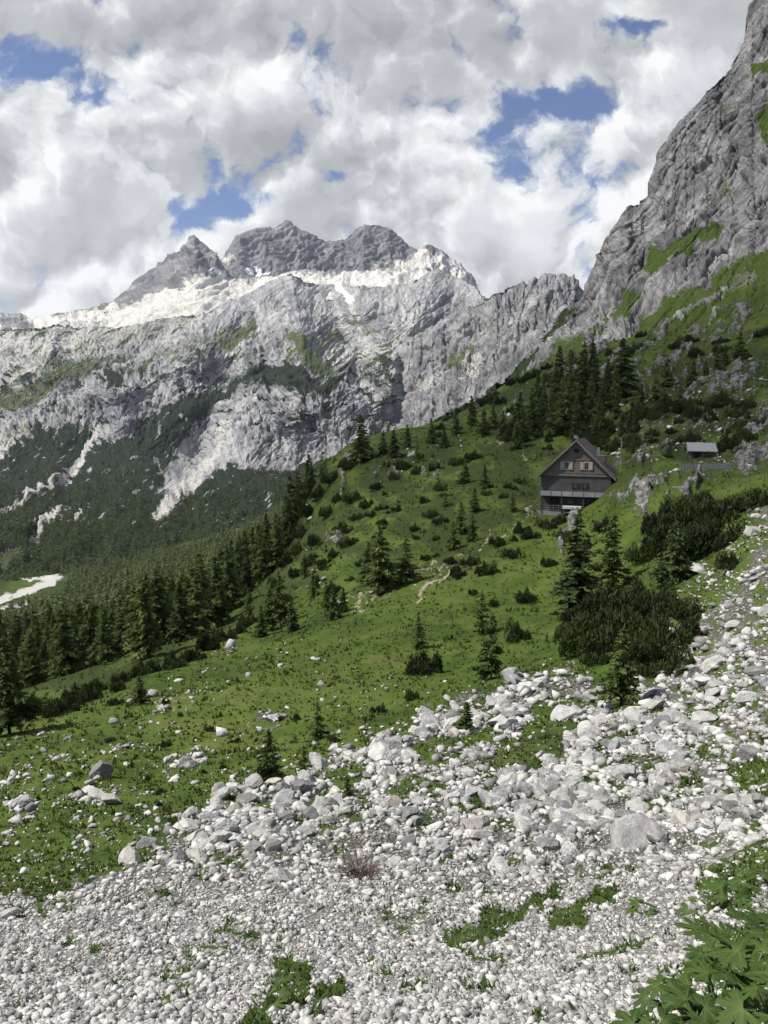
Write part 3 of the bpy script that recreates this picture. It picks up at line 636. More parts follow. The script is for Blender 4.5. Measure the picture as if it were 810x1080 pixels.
def conifer_mesh(seed, Hh, rad, nwh, dens, mat, droop=.35, base=.08, thin=0.0, asym=0.15, name='crown'):
    """crown of drooping boughs set in whorls; every bough carries many small needle sprays"""
    r = np.random.default_rng(seed); vs = []; fs = []; tint = []
    lean = r.normal(0, asym, 2) * .3
    for k in range(nwh):
        f = base + (1 - base) * (max(0., k + r.uniform(-.3, .3)) / nwh) ** .92
        if f > .995: continue
        z0 = f * Hh; L0 = rad * ((1 - f) ** .82) * (0.55 + .45*min(1, (f - base)/.10 + .35)) + .04*rad
        nb = max(3, int(6.5 - 2.5*f + r.integers(-1, 2)))
        for j in range(nb):
            if r.random() < thin: continue
            az = r.uniform(0, 2*math.pi); L = L0 * r.uniform(.55, 1.18) * (1 + asym*math.cos(az - 1.))
            up = r.uniform(.05, .30) if f > .6 else r.uniform(-.22, .10)
            d = np.array([math.cos(az), math.sin(az), 0]); p0 = np.array([lean[0]*f, lean[1]*f, z0])
            ns = max(3, int(dens * (.35 + L / rad)))
            side = np.array([-d[1], d[0], 0]); bt = r.uniform(-.22, .22)
            for q in range(ns):
                g = (q + r.random()) / ns; g = .12 + .88*g
                c = p0 + d*L*g + np.array([0, 0, L*(up*g - droop*g*g + .10*(g > .85))]) + side * r.normal(0, .13*L*(1.15 - g) + .02) + np.array([0, 0, r.normal(0, .03*Hh/nwh*3)])
                ax = d * r.uniform(.5, 1) + side * r.normal(0, .75) + np.array([0, 0, r.uniform(-.75, .2)]); ax /= np.linalg.norm(ax)
                w = np.cross(ax, r.normal(size=3)); w /= np.linalg.norm(w) + 1e-9
                ln = (.075 * rad + .10 * L) * r.uniform(.7, 1.6) * 1.35
                fs.append(quads_to(vs, c - ax*ln*.5, c + ax*ln*.6, w, ln*r.uniform(.20, .36), ln*.08))
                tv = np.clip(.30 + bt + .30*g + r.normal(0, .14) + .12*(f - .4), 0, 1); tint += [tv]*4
    for q in range(int(dens*1.6)):                                    # leader
        z = Hh * r.uniform(.90, 1.0); ax = np.array([r.normal(0, .45), r.normal(0, .45), 1.]); ax /= np.linalg.norm(ax); w = np.cross(ax, r.normal(size=3)); w /= np.linalg.norm(w)
        c = np.array([lean[0], lean[1], z]); ln = .02*Hh; fs.append(quads_to(vs, c - ax*ln*.4, c + ax*ln, w, ln*.25, ln*.06)); tint += [.5]*4
    return mesh_np(name, np.array(vs), np.array(fs), mat, False, {'tint': np.array(tint)})
def trunk_mesh(seed, Hh, rr, rad, name='trunk', limbs=10):
    r = np.random.default_rng(seed + 99); b = MB()
    b.tube((0, 0, -.6), (0, 0, Hh*.45), rr, rr*.62, 8); b.tube((0, 0, Hh*.45), (0, 0, Hh*.98), rr*.62, rr*.08, 7)
    for k in range(limbs):
        f = r.uniform(.06, .8); a = r.uniform(0, 6.28); L = rad*(1-f)**.8*r.uniform(.4, .8)
        b.tube((0, 0, f*Hh), (math.cos(a)*L, math.sin(a)*L, f*Hh + L*r.uniform(-.25, .1)), rr*.22, rr*.05, 4)
    me = bpy.data.meshes.new(name); me.from_pydata(b.v, [], b.f); me.update(); me.materials.append(M_BARK); return me
PROT = {}
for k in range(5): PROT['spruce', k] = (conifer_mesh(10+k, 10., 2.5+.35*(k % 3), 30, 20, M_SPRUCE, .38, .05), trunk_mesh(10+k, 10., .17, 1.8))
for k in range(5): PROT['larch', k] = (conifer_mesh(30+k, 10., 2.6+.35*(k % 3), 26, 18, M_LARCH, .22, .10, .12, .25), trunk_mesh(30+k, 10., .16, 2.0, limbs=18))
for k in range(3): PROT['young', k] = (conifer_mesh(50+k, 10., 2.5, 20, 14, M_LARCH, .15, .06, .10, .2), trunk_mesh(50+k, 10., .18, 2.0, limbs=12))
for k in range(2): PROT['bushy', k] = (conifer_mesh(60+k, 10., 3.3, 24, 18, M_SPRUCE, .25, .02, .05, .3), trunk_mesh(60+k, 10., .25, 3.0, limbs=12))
def mugo_mesh(seed, n, mat=None, name='foliage', lob=6):
    """low spreading pine: upright shoots on many short stems, unit size 1 wide, .55 high"""
    r = np.random.default_rng(seed); vs = []; fs = []; tint = []
    lobes = [(r.uniform(-.75, .75), r.uniform(-.75, .75), r.uniform(.20, .46), r.uniform(.22, .62)) for _ in range(lob + 3)] + [(0, 0, .48, .5)]
    for k in range(n):
        cx, cy, cr, ch = lobes[r.integers(len(lobes))]
        a = r.uniform(0, 6.283); q = math.sqrt(r.random()); el = math.sqrt(max(0, 1 - q*q))
        c = np.array([cx + math.cos(a)*q*cr, cy + math.sin(a)*q*cr, max(.02, ch*el*r.uniform(.45, 1.22))])
        ax = np.array([math.cos(a)*q*.9 + r.normal(0, .35), math.sin(a)*q*.9 + r.normal(0, .5), .65]); ax /= np.linalg.norm(ax)
        w = np.cross(ax, r.normal(size=3)); w /= np.linalg.norm(w) + 1e-9; ln = r.uniform(.05, .12)
        fs.append(quads_to(vs, c - ax*ln*.6, c + ax*ln*.6, w, ln*.24, ln*.10)); tint += list(np.clip(np.array([.22, .22, .66, .66]) + r.normal(0, .16), 0, 1))
    return mesh_np(name, np.array(vs), np.array(fs), mat or M_MUGO, False, {'tint': np.array(tint)})
def stems_mesh(seed, name='stem'):
    r = np.random.default_rng(seed); b = MB()
    for k in range(9):
        a = r.uniform(0, 6.28); L = r.uniform(.3, .8); b.tube((0, 0, -.08), (math.cos(a)*L, math.sin(a)*L, r.uniform(.12, .40)), .018, .006, 5)
    me = bpy.data.meshes.new(name); me.from_pydata(b.v, [], b.f); me.update(); me.materials.append(M_BARK); return me
for k in range(5): PROT['mugo', k] = (mugo_mesh(70+k, 3000), stems_mesh(70+k))
PARTN = {'mugo': ('foliage', 'stem')}
def plant(kind, var, loc, size, rz, name, label, cat, group=None, flat=1.0):
    cr, tr = PROT[kind, var]
    e = empty(name, tuple(float(c) for c in loc), rz, label, cat, group)
    k = size if kind == 'mugo' else size / 10.0
    e.scale = (k, k, k * flat)
    a, b = PARTN.get(kind, ('crown', 'trunk'))
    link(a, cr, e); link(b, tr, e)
    return e
used_xy = []
def tree_px(kind, px, py, hpx, label, group=None, name=None, w=1.0):
    x, Y, z = hit(px, py); x, Y, z = float(x[0]), float(Y[0]), float(z[0])
    e = plant(kind, int(rng.integers(0, {'spruce':5,'larch':5,'young':3,'bushy':2}[kind])), (x, Y, z - .05), hpx * Y / F, float(rng.uniform(0, 6.28)),
              name or {'spruce':'spruce_tree','larch':'larch_tree','young':'young_larch','bushy':'bushy_conifer'}[kind], label, 'tree', group)
    e.scale.x *= w; e.scale.y *= w; used_xy.append((x, Y)); return e
# --- the trees one can point at
for a in [
 ('spruce',380,490,50,'tall dark spruce standing on the crest of the grassy knoll',1.1),
 ('young',335,773,46,'slim young larch alone in the green meadow above the scree',1.0),
 ('bushy',284,832,68,'dark bushy conifer at the upper edge of the scree, beside a small conifer',1.0),
 ('young',320,817,38,'small conifer on the scree edge right of the dark bushy conifer',1.1),
 ('young',441,686,44,'young larch standing just behind a low dwarf pine in mid meadow',1.0),
 ('spruce',606,646,108,'large dark spruce on the slope directly below the wooden hut',1.25),
 ('larch',646,622,84,'feathery larch right of the large spruce below the hut',1.25),
 ('spruce',712,612,68,'slender green spruce against the dark dwarf pines under the fence',1.1),
 ('larch',655,744,88,'small bright green spruce in front of the big dwarf pine thicket',1.15),
 ('larch',518,718,74,'dark narrow larch on the meadow below a paler sparse larch',.9),
 ('young',508,668,50,'pale sparse larch above the dark narrow one in the meadow',1.0),
 ('larch',400,622,72,'tallest larch of the clump in the middle of the meadow',1.0),
 ('larch',428,614,52,'right-hand larch of the clump in the middle of the meadow',1.1),
 ('spruce',388,616,48,'dark spruce at the left foot of the larch clump in mid meadow',1.1),
 ('spruce',656,417,62,'tall dark spruce on the slope above the hut, right of a group of larches',1.3),
 ('larch',702,405,34,'lone larch high on the grass slope above the shelter',1.1),
 ('bushy',780,372,24,'small round conifer on top of the grey outcrop',1.1),
 ('spruce',148,745,34,'dark stubby spruce on the open meadow at the left',1.6),
 ('larch',10,772,110,'tall dark larch at the left border of the meadow',1.2),
 ('young',366,842,34,'dark little pine standing among the white stones of the scree',1.4),
 ('bushy',492,772,36,'dark green young pine between white rocks at the scree top',1.2),
]: tree_px(a[0], a[1], a[2], a[3], a[4], None, None, a[5])
for px, py, h, k in [(600,428,62,'larch'),(585,432,50,'larch'),(615,422,66,'larch'),(628,420,48,'spruce'),(572,450,50,'spruce'),(592,455,55,'larch'),(610,450,52,'spruce'),(560,462,48,'spruce'),(600,455,58,'larch'),(622,448,52,'larch'),(580,468,46,'spruce'),(606,470,44,'larch'),(632,462,40,'spruce'),(550,475,40,'larch'),(590,418,52,'larch'),(640,425,50,'spruce'),(648,432,44,'larch'),(566,440,44,'larch'),(624,405,46,'spruce')]:
    tree_px(k, px, py, h, 'conifer in the dense clump on the slope behind the hut', 'conifers clumped behind the hut', 'conifer', .78)
for px, py, h, k in [(548,448,34,'larch'),(497,452,34,'larch'),(520,455,28,'larch'),(530,470,30,'spruce'),(545,480,34,'spruce'),(480,462,26,'larch'),(455,470,26,'spruce'),(430,476,26,'larch'),(415,485,28,'spruce'),(404,482,24,'larch'),
                     (440,488,22,'larch'),(468,476,24,'spruce'),(510,465,30,'larch')]:
    tree_px(k, px, py, h, 'small conifer in the belt along the top of the knoll', 'conifers along the knoll top', 'conifer')
for px, py, h, k in [(490,515,26,'larch'),(511,522,26,'spruce'),(500,545,28,'larch'),(486,562,34,'larch'),(478,578,32,'larch'),(498,570,30,'spruce'),(470,540,20,'young'),(540,545,24,'young'),(462,520,20,'young')]:
    tree_px(k, px, py, h, 'slim conifer in the loose row across the slope left of the hut', 'conifers left of the hut', 'conifer')
for px, py, h, k in [(676,440,32,'spruce'),(690,428,30,'larch'),(700,440,26,'spruce'),(716,432,24,'larch'),(730,408,30,'spruce'),(744,398,24,'spruce'),(650,445,28,'spruce'),(665,455,26,'spruce'),(640,440,34,'spruce'),(756,388,24,'larch'),(765,380,20,'spruce'),(684,470,24,'young'),(668,480,22,'young')]:
    tree_px(k, px, py, h, 'conifer on the rocky slope between the hut and the grey outcrop', 'conifers on the rocky slope above the hut', 'conifer')
for px, py, h, k in [(295,655,58,'larch'),(284,662,48,'larch'),(308,662,40,'spruce'),(276,668,36,'spruce'),(262,655,40,'larch'),(352,650,36,'spruce'),(344,640,32,'larch'),(330,628,28,'larch'),(362,640,28,'spruce'),(322,612,26,'larch')]:
    tree_px(k, px, py, h, 'conifer in the loose group at the far left edge of the meadow', 'conifers at the meadow edge', 'conifer')
# --- forest on the slope falling away to the left
def forest_spots(n, y0, y1, px0, px1, seed):
    r = np.random.default_rng(seed); Y = np.sqrt(r.uniform(y0*y0, y1*y1, n)); px = r.uniform(px0, px1, n)
    t = (px - CX) / F * 1.006; return t*Y, Y
def first_behind(px):  # distance where the meadow ends
    return np.interp(px, [-250,0,100,200,240,300,345,350], [52,52,62,82,92,150,190,900])
fx, fY = forest_spots(9000, 55, 640, -170, 350, 5); fpx = CX + F*fx/fY/1.006
ok = (fY > first_behind(fpx)) & (fbm(V3(fx/26, fY/26, 3.), 3) > -.30 + .25*sstep(400, 600, fY))
fz = z_ground(fx, fY); fpy = ts2px(fx/fY, -fz/fY)[1]
clear = poly_m(fpx, fpy, [(-60,585),(30,590),(70,606),(60,640),(-60,665)], 3) > .4
ok &= ~(clear & (fY > 300))
k = fY < 130; ok &= ~k | (np.random.default_rng(2).random(len(fY)) < .75)
fx, fY, fz = fx[ok], fY[ok], fz[ok]
o_ = np.argsort(fY); fx, fY, fz = fx[o_], fY[o_], fz[o_]
keep = []; cell = {}                                      # keep trunks apart
for i in range(len(fx)):
    dmin = 3.0 if fY[i] < 250 else 4.0
    c = (int(fx[i]//4), int(fY[i]//4)); good = True
    for a in (-1, 0, 1):
        for b in (-1, 0, 1):
            for j in cell.get((c[0]+a, c[1]+b), ()):
                if (fx[i]-fx[j])**2 + (fY[i]-fY[j])**2 < dmin*dmin: good = False
    if good: keep.append(i); cell.setdefault(c, []).append(i)
NIND = 205
fh = np.random.default_rng(8).uniform(7.0, 13.0, len(keep)) * np.interp(fY[keep], [50, 90, 180], [.62, .85, 1.])
for n_i, i in enumerate(keep[:NIND]):
    kind = 'larch' if rng.random() < .55 else 'spruce'
    plant(kind, int(rng.integers(0, 5)), (fx[i], fY[i], fz[i] - .1), float(fh[n_i]), float(rng.uniform(0, 6.28)), 'forest_conifer', 'tall conifer in the dense forest falling away to the left of the meadow', 'tree', 'conifers of the forest on the left slope').rotation_euler = (float(rng.normal(0, .03)), float(rng.normal(0, .03)), float(rng.uniform(0, 6.28)))
# the rest of the wood and the woods across the valley: one mass of low-detail trees
def far_tree(seed, ns, wid):
    r = np.random.default_rng(seed); vs = []; fs = []; tn = []
    for q in range(ns):
        f = 1 - math.sqrt(r.random()) * .97; rr = wid * (1 - f) ** .85 + .01; a = r.uniform(0, 6.283); g = math.sqrt(r.random())
        c = np.array([math.cos(a)*rr*g, math.sin(a)*rr*g, f - .12*rr*g])
        ax = np.array([math.cos(a), math.sin(a), r.uniform(-.9, .1)]); ax /= np.linalg.norm(ax); w = np.cross(ax, r.normal(size=3)); w /= np.linalg.norm(w)
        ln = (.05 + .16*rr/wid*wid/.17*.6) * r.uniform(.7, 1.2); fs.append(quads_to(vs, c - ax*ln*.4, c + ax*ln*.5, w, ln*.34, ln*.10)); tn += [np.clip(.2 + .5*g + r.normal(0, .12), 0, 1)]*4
    return np.array(vs), np.array(fs), np.array(tn)
FT = [far_tree(200+k, 110, .16 + .02*(k % 3)) for k in range(5)]; FTL = [far_tree(220+k, 42, .19) for k in range(5)]
def merge_trees(xs, ys, zs, hs, protos, seed):
    r = np.random.default_rng(seed); V = []; Fc = []; Tn = []; off = 0
    for x, y, z, h in zip(xs, ys, zs, hs):
        v, f, tn = protos[r.integers(len(protos))]; a = r.uniform(0, 6.283); c, s = math.cos(a)*h, math.sin(a)*h
        V.append(np.stack([v[:, 0]*c - v[:, 1]*s + x, v[:, 0]*s + v[:, 1]*c + y, v[:, 2]*h + z], 1)); Fc.append(f + off); Tn.append(np.clip(tn + r.normal(0, .16), 0, 1)); off += len(v)
    return np.concatenate(V), np.concatenate(Fc), np.concatenate(Tn)
rest = keep[NIND:NIND+2400]
near_m = merge_trees(fx[rest], fY[rest], fz[rest] - .2, fh[NIND:NIND+len(rest)], FT, 1)
Lm = LAY['mountain_massif']; pm = Lm['M'][..., 1].ravel(); PP = Lm['P'].reshape(-1, 3); pxm = Lm['PX'].ravel(); pym = Lm['PY'].ravel()
r_ = np.random.default_rng(12)
cand = np.where((pm > .6) & (pym > 450) & (pxm > -140) & (pxm < 430))[0]
wgt = np.interp(pym[cand], [450, 480, 500, 530, 640], [.06, .25, .6, 1, 1]); wgt *= (fbm(V3(pxm[cand]/22, pym[cand]/14, 3.), 3) > -.45)
pick = r_.choice(cand, 7500, replace=False, p=wgt/wgt.sum()); q_ = PP[pick]
far_m = merge_trees(q_[:, 0], q_[:, 1], q_[:, 2] - .5, r_.uniform(10, 20, len(pick)) * np.interp(pym[pick], [450, 500, 560], [.45, .8, 1]), FTL, 2)
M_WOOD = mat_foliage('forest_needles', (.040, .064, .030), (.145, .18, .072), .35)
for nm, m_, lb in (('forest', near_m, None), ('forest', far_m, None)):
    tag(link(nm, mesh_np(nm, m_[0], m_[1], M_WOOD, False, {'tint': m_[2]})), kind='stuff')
# --- dwarf pines
def mugo_px(px, py, wpx, hpx, label, group=None):
    x, Y, z = hit(px, py); x, Y, z = float(x[0]), float(Y[0]), float(z[0]); sz = .5 * wpx * Y / F / .95
    return plant('mugo', int(rng.integers(0, 5)), (x, Y + sz*.4, z_ground([x], [Y + sz*.4])[0] - .05*sz), sz, float(rng.uniform(0, 6.28)), 'dwarf_pine', label, 'shrub', group, flat=float(np.clip(hpx*Y/F/(sz*.62), .55, 1.75)))
for a in [
 (446,708,44,26,'dwarf pine below the young larch in mid meadow'),(545,672,32,28,'dark round dwarf pine on the meadow right of the pale larch'),
 (120,744,16,14,'tiny round dwarf pine on the meadow left of the stubby spruce'),(556,636,26,15,'low dwarf pine between the round one and the large spruce'),
 (400,752,16,10,'lowest small dwarf pine in the meadow above the scree'),(352,780,16,12,'faint low shrub beside the slim young larch'),
 (434,742,20,10,'flat little shrub under the mid meadow dwarf pine'),
]: mugo_px(*a)
for a in [(628,690,70,50),(668,685,84,62),(706,690,76,56),(735,675,50,44),(612,672,46,34),(694,706,64,36),(650,668,70,40),(720,704,44,30),(640,700,50,30),(612,662,46,40),(640,652,60,40),(672,652,66,42),(704,656,60,40),(730,660,44,34)]:
    mugo_px(*a, 'dwarf pine in the big dark thicket behind the small bright spruce', 'dwarf pines of the big thicket')
for a in [(735,590,70,44),(700,585,56,40),(760,575,60,40),(725,555,60,34),(690,560,40,30),(770,548,60,26),(745,535,50,20),(680,590,36,28),(800,535,50,22),(640,560,30,16),(775,600,30,16)]:
    mugo_px(*a, 'dwarf pine in the dark thicket on the slope under the fence', 'dwarf pines under the fence')
for a in [(484,611,22,15),(514,608,22,16),(498,596,20,13),(540,590,20,11),(560,572,20,11),(526,578,20,11),(548,565,22,12),(575,560,22,10),(590,556,20,10),(600,575,24,12),(620,580,22,14),(520,640,14,8),(476,594,16,9),(580,600,20,10),(500,628,12,7)]:
    mugo_px(*a, 'low dwarf pine dotted on the grass slope left of and below the hut', 'dwarf pines dotted below the hut')
r_ = np.random.default_rng(21)
for px0, py0, px1, py1, n, w0 in [(20,768,90,742,8,30),(90,738,225,682,12,24),(225,680,262,664,5,20)]:
    for k in range(n):
        f = (k + r_.random()) / n; mugo_px(px0 + (px1-px0)*f + r_.normal(0, 3), py0 + (py1-py0)*f - 3 + r_.normal(0, 2.5), w0*r_.uniform(.8, 1.4), w0*r_.uniform(.5, .85), 'dwarf pine in the dark band along the lower left edge of the meadow', 'dwarf pines along the meadow edge')
for px, py, s_ in [(365,500,24),(350,515,26),(338,530,26),(326,548,28),(318,566,26),(330,575,24),(312,585,24),(345,545,22),(360,560,18),(372,528,24),(385,535,18),(398,515,16),(352,590,16),(366,580,20),(340,600,18),(325,600,20),(312,612,20),(300,600,24),(290,622,22),(355,530,20),(375,548,14),(404,560,14),(420,545,14),(334,618,16),(352,625,20),(380,600,14),(300,635,20),(455,550,16),(465,556,16),(450,590,14),(460,500,18),(440,500,18),(425,495,20),(480,495,18),(500,490,18),(415,505,16)]:
    mugo_px(px, py, s_, s_*.5, 'dwarf pine in the dark scrub on the left flank of the knoll', 'dwarf pines on the knoll')
for k in range(46):
    px, py = r_.uniform(330, 600), r_.uniform(480, 640)
    if py < 655 - .28*(px - 330): mugo_px(px, py, r_.uniform(6, 15), r_.uniform(4, 8), 'little dwarf pine sprinkled over the knoll slope in the centre', 'dwarf pines sprinkled on the knoll slope')
for k in range(120):
    px = r_.uniform(535, 800); py = r_.uniform(425, 488) if px > 640 else r_.uniform(440, 478)
    s_ = r_.uniform(10, 26); mugo_px(px, py, s_, s_*.55, 'dwarf pine in the scrub on the slope behind the hut', 'dwarf pines behind the hut')
for k in range(16):
    mugo_px(r_.uniform(640, 810), r_.uniform(352, 378), r_.uniform(10, 20), 8, 'dwarf pine on the upper grass slope under the rock wall', 'dwarf pines under the rock wall')
for k in range(26):
    f = r_.random(); mugo_px(455 + 150*f + r_.normal(0, 6), 452 - 78*f + abs(r_.normal(0, 8)), r_.uniform(10, 18), 7, 'dwarf pine on the high ridge left of the rock wall', 'dwarf pines on the high ridge')
for k in range(22):
    mugo_px(r_.uniform(40, 330), r_.uniform(745, 860), r_.uniform(7, 16), r_.uniform(4, 7), 'low dark shrub dotted over the left meadow above the scree', 'low shrubs of the left meadow')
for k in range(30):
    mugo_px(r_.uniform(-130, 20), r_.uniform(770, 870), r_.uniform(14, 26), r_.uniform(8, 14), 'dwarf pine at the left end of the meadow', 'dwarf pines at the left end of the meadow') if k < 8 else None
# ------------------------------------------------------------------ stones
def mat_rock(name, lo, mid, hi, objrand=True):
    T = NT(name); P = T.obj()
    if objrand: k = T.n('ShaderNodeObjectInfo').outputs['Random']
    else: k = T.attr('tint').outputs['Fac']
    gp = T.pos()
    n1 = T.noise(P if objrand else gp, 2.2 if objrand else 12., 5 if objrand else 3, .65)
    v = T.math('ADD', T.math('MULTIPLY', n1, .75), T.math('MULTIPLY', T.math('SUBTRACT', k, .5), .42))
    col = T.ramp(v, [(.18, lo), (.40, mid), (.62, hi)])
    warm = T.math('FRACT', T.math('MULTIPLY', k, 7.31))
    col = T.mix(T.mapr(warm, .78, 1, 0, .45), col, (.40, .35, .28))
    if objrand:
        lich = T.noise(P, 6., 4, .7); col = T.mix(T.mapr(lich, .60, .70, 0, .55), col, (.115, .112, .105))
        n2 = T.noise(P, 9., 5, .7)
        return T.done(col, .95, T.bump(T.math('ADD', n1, T.math('MULTIPLY', n2, .5)), .6, .06), .1)
    return T.done(col, .95, None, .1)
M_STONE = mat_rock('boulder_limestone', (.17, .17, .168), (.33, .327, .318), (.50, .493, .472))
M_RUB = mat_rock('rubble_limestone', (.17, .168, .163), (.37, .366, .354), (.58, .57, .548), False)
def ico(sub):
    bm = bmesh.new(); bmesh.ops.create_icosphere(bm, subdivisions=sub, radius=1); bm.verts.ensure_lookup_table()
    v = np.array([x.co[:] for x in bm.verts]); f = np.array([[q.index for q in p.verts] for p in bm.faces]); bm.free(); return v, f
ICO = {k: ico(k) for k in (1, 2, 3, 5)}
def rock_shape(seed, sub, npl=11, rough=.06, sq=(1, .8, .62), h0=.5):
    """block of limestone: a ball cut by random planes, then weathered"""
    r = np.random.default_rng(seed); d, f = ICO[sub]; n = r.normal(size=(npl, 3)); n /= np.linalg.norm(n, axis=1)[:, None]
    h = r.uniform(h0, .86, npl); dn = d @ n.T
    rad = np.where(dn > .05, h[None] / np.maximum(dn, .05), 9).min(1); rad = np.minimum(rad, 1.05)
    if rough: rad = rad * (1 + rough * fbm(d*1.9 + seed, 4, .6) + rough*.5*fbm(d*6 + seed, 3, .6))
    v = d * rad[:, None] * np.array(sq) * r.uniform(.85, 1.15, 3); return v, f
def hull_shape(seed, n, sq):
    """angular splinter of limestone: hull of a few random points"""
    r = np.random.default_rng(seed); p = r.normal(size=(n, 3)); p /= np.linalg.norm(p, axis=1)[:, None]; p *= r.uniform(.80, 1.08, n)[:, None]; p = p * np.array(sq) * r.uniform(.8, 1.2, 3)
    bm = bmesh.new(); [bm.verts.new(q) for q in p]; bmesh.ops.convex_hull(bm, input=bm.verts[:]); bmesh.ops.triangulate(bm, faces=bm.faces[:])
    for w in [w for w in bm.verts if not w.link_faces]: bm.verts.remove(w)
    bm.normal_update(); bm.verts.index_update(); v = np.array([q.co[:] for q in bm.verts]); f = np.array([[q.index for q in g.verts] for g in bm.faces]); bm.free(); return v, f
ROCKS = []
for k in range(12):
    v, f = rock_shape(300+k, 5 if k < 6 else 3, 15 + k % 5, .045, (1, .84, .72), .50); ROCKS.append(mesh_np('boulder', v, f, M_STONE, False))
for me in ROCKS[:6]: me.polygons.foreach_set('use_smooth', np.zeros(len(me.polygons), bool))
def boulder(me, px, py, wpx, label, group=None, flat=1., rot=None, tilt=.25, at=None):
    if at is None:
        x, Y, z = hit(px, py); x, Y, z = float(x[0]), float(Y[0]), float(z[0])
    else: x, Y, z = at
    s = .5 * wpx * Y / F * 1.06
    o = link('boulder', me); o.scale = (s*float(rng.uniform(.9, 1.1)), s*float(rng.uniform(.85, 1.2)), s*flat)
    o.rotation_euler = (float(rng.normal(0, tilt)), float(rng.normal(0, tilt)), float(rng.uniform(0, 6.28)) if rot is None else rot)
    o.location = (x, Y + s*.25, z + s*flat*.22)
    return tag(o, label, 'rock', group)
def block_mesh(seed, pts):
    bm = bmesh.new(); [bm.verts.new(q) for q in pts]; bmesh.ops.convex_hull(bm, input=bm.verts[:]); bmesh.ops.triangulate(bm, faces=bm.faces[:])
    bmesh.ops.subdivide_edges(bm, edges=bm.edges[:], cuts=5, use_grid_fill=True); bmesh.ops.triangulate(bm, faces=bm.faces[:]); bm.verts.index_update()
    v = np.array([q.co[:] for q in bm.verts]); f = np.array([[q.index for q in g.verts] for g in bm.faces]); bm.free()
    v = v * (1 + .05*fbm(v*2.2 + seed, 4, .6) + .02*perlin(v*9))[:, None]; return mesh_np('boulder', v, f, M_STONE, False)
_ol = [(-1.,-.25),(-.40,-.80),(.30,-.72),(1.,-.02),(.62,.62),(-.35,.70)]
SLAB = block_mesh(3, [(x_, y_, .20 + .06*y_) for x_, y_ in _ol] + [(x_*1.04, y_*1.04, -.5) for x_, y_ in _ol])
slab = boulder(SLAB, 672, 893, 62, 'large flat topped pale boulder, biggest block of the right-hand scree', None, .95, 0., 0.)
slab.rotation_euler = (R(30), R(-6), R(22)); slab.scale = (slab.scale.z*1.12, slab.scale.z*1.1, slab.scale.z*.9)
big = [
 (1,105,820,32,'big rounded grey boulder alone in the meadow at the left',1.1),
 (2,93,836,26,'flat white slab directly below the rounded grey meadow boulder',.5),(3,236,885,32,'tall grey boulder at the scree edge, left of the dark conifer',1.5),
 (4,430,790,22,'upright pale boulder where scree meets meadow, in the centre',1.5),(5,154,893,24,'pointed pale boulder on the meadow just above the scree',1.2),
 (0,192,909,22,'dark grey pointed boulder on the scree edge',1.3),(1,136,912,30,'white angular boulder left of the dark grey pointed one',1.0),
 (2,601,758,38,'long grey boulder lying below the meadow tongue in the scree',.75),(3,298,932,38,'long low grey boulder half sunk in the fine scree',.6),
 (4,660,822,44,'long grey-brown boulder in the upper right scree',.7),(5,625,808,34,'brownish pale boulder left of the long grey-brown one',.9),
 (0,700,828,30,'pale angular boulder right of the long grey-brown one',1.1),(1,722,815,28,'rounded grey boulder near the right part of the scree',.9),
 (2,790,745,26,'rounded grey boulder at the right edge of the scree',1.1),(3,792,802,34,'big grey boulder cut by the right picture edge',1.2),
 (4,797,563,24,'pale boulder on the slope edge at far right under the thicket',1.0),(5,738,600,40,'long white rock lying in the grass right of the slender spruce',.5),
 (0,605,655,22,'low pale pinkish rock at the left end of the big thicket',.6),(1,577,895,28,'pale angular block in the scree left of the largest boulder',1.0),
 (2,600,900,26,'lighter block touching the pale angular block in the scree',1.0),(3,714,868,20,'bluish grey block above the largest boulder',1.1),
 (4,466,895,26,'grey slab on the scree below the upright pale boulder',.7),(5,526,918,34,'cream coloured rock in the lower middle scree',.6),
 (0,513,850,32,'pale grey slab in the upper middle scree',.7),(1,20,852,30,'white boulder pile stone at the left end of the meadow',.8),
 (2,8,965,24,'grey rock at the lower left border of the scree',.8),(3,265,898,22,'small pale block right of the tall grey boulder',.8),
 (4,176,800,16,'grey stone topping the stone cluster in the left meadow',1.2),(5,200,806,20,'white stone at the right of the left meadow cluster',.8),
 (0,795,1055,22,'upright beige stone among the big leaves at lower right',1.9),(1,768,1070,26,'white stone lying under the big leaves at lower right',.8),
 (2,612,783,22,'grey stone under the long grey boulder of the right scree',.8),(3,566,883,16,'small dull block left of the pale angular block',.8),
 (4,352,788,20,'white stone at the scree top right of the small conifer',.7),(5,352,795,14,'grey stone beside the white stone at the scree top',.8),
 (0,150,737,20,'white flat rock group stone in the meadow near the stubby spruce',.5),(1,287,757,22,'white rock at the foot of the dark bushy conifer',.6),
 (2,775,655,18,'pale stone right of the big thicket',.8),(3,725,680,18,'white stone below the right end of the big thicket',.8),
]
for a in big: boulder(ROCKS[a[0]], a[1], a[2], a[3], a[4], None, a[5])
# scattered stones, sampled over the slope with the scree mask as density
r_ = np.random.default_rng(40); N = 680000
px = np.where(r_.random(N) < .74, r_.uniform(-130, 950, N), r_.uniform(-400, 1320, N)); py = r_.uniform(375, 1110, N); x, Y, z = hit_fast(px, py)
M = ground_masks(px, py, Y)
dens = M[:, 0].copy()
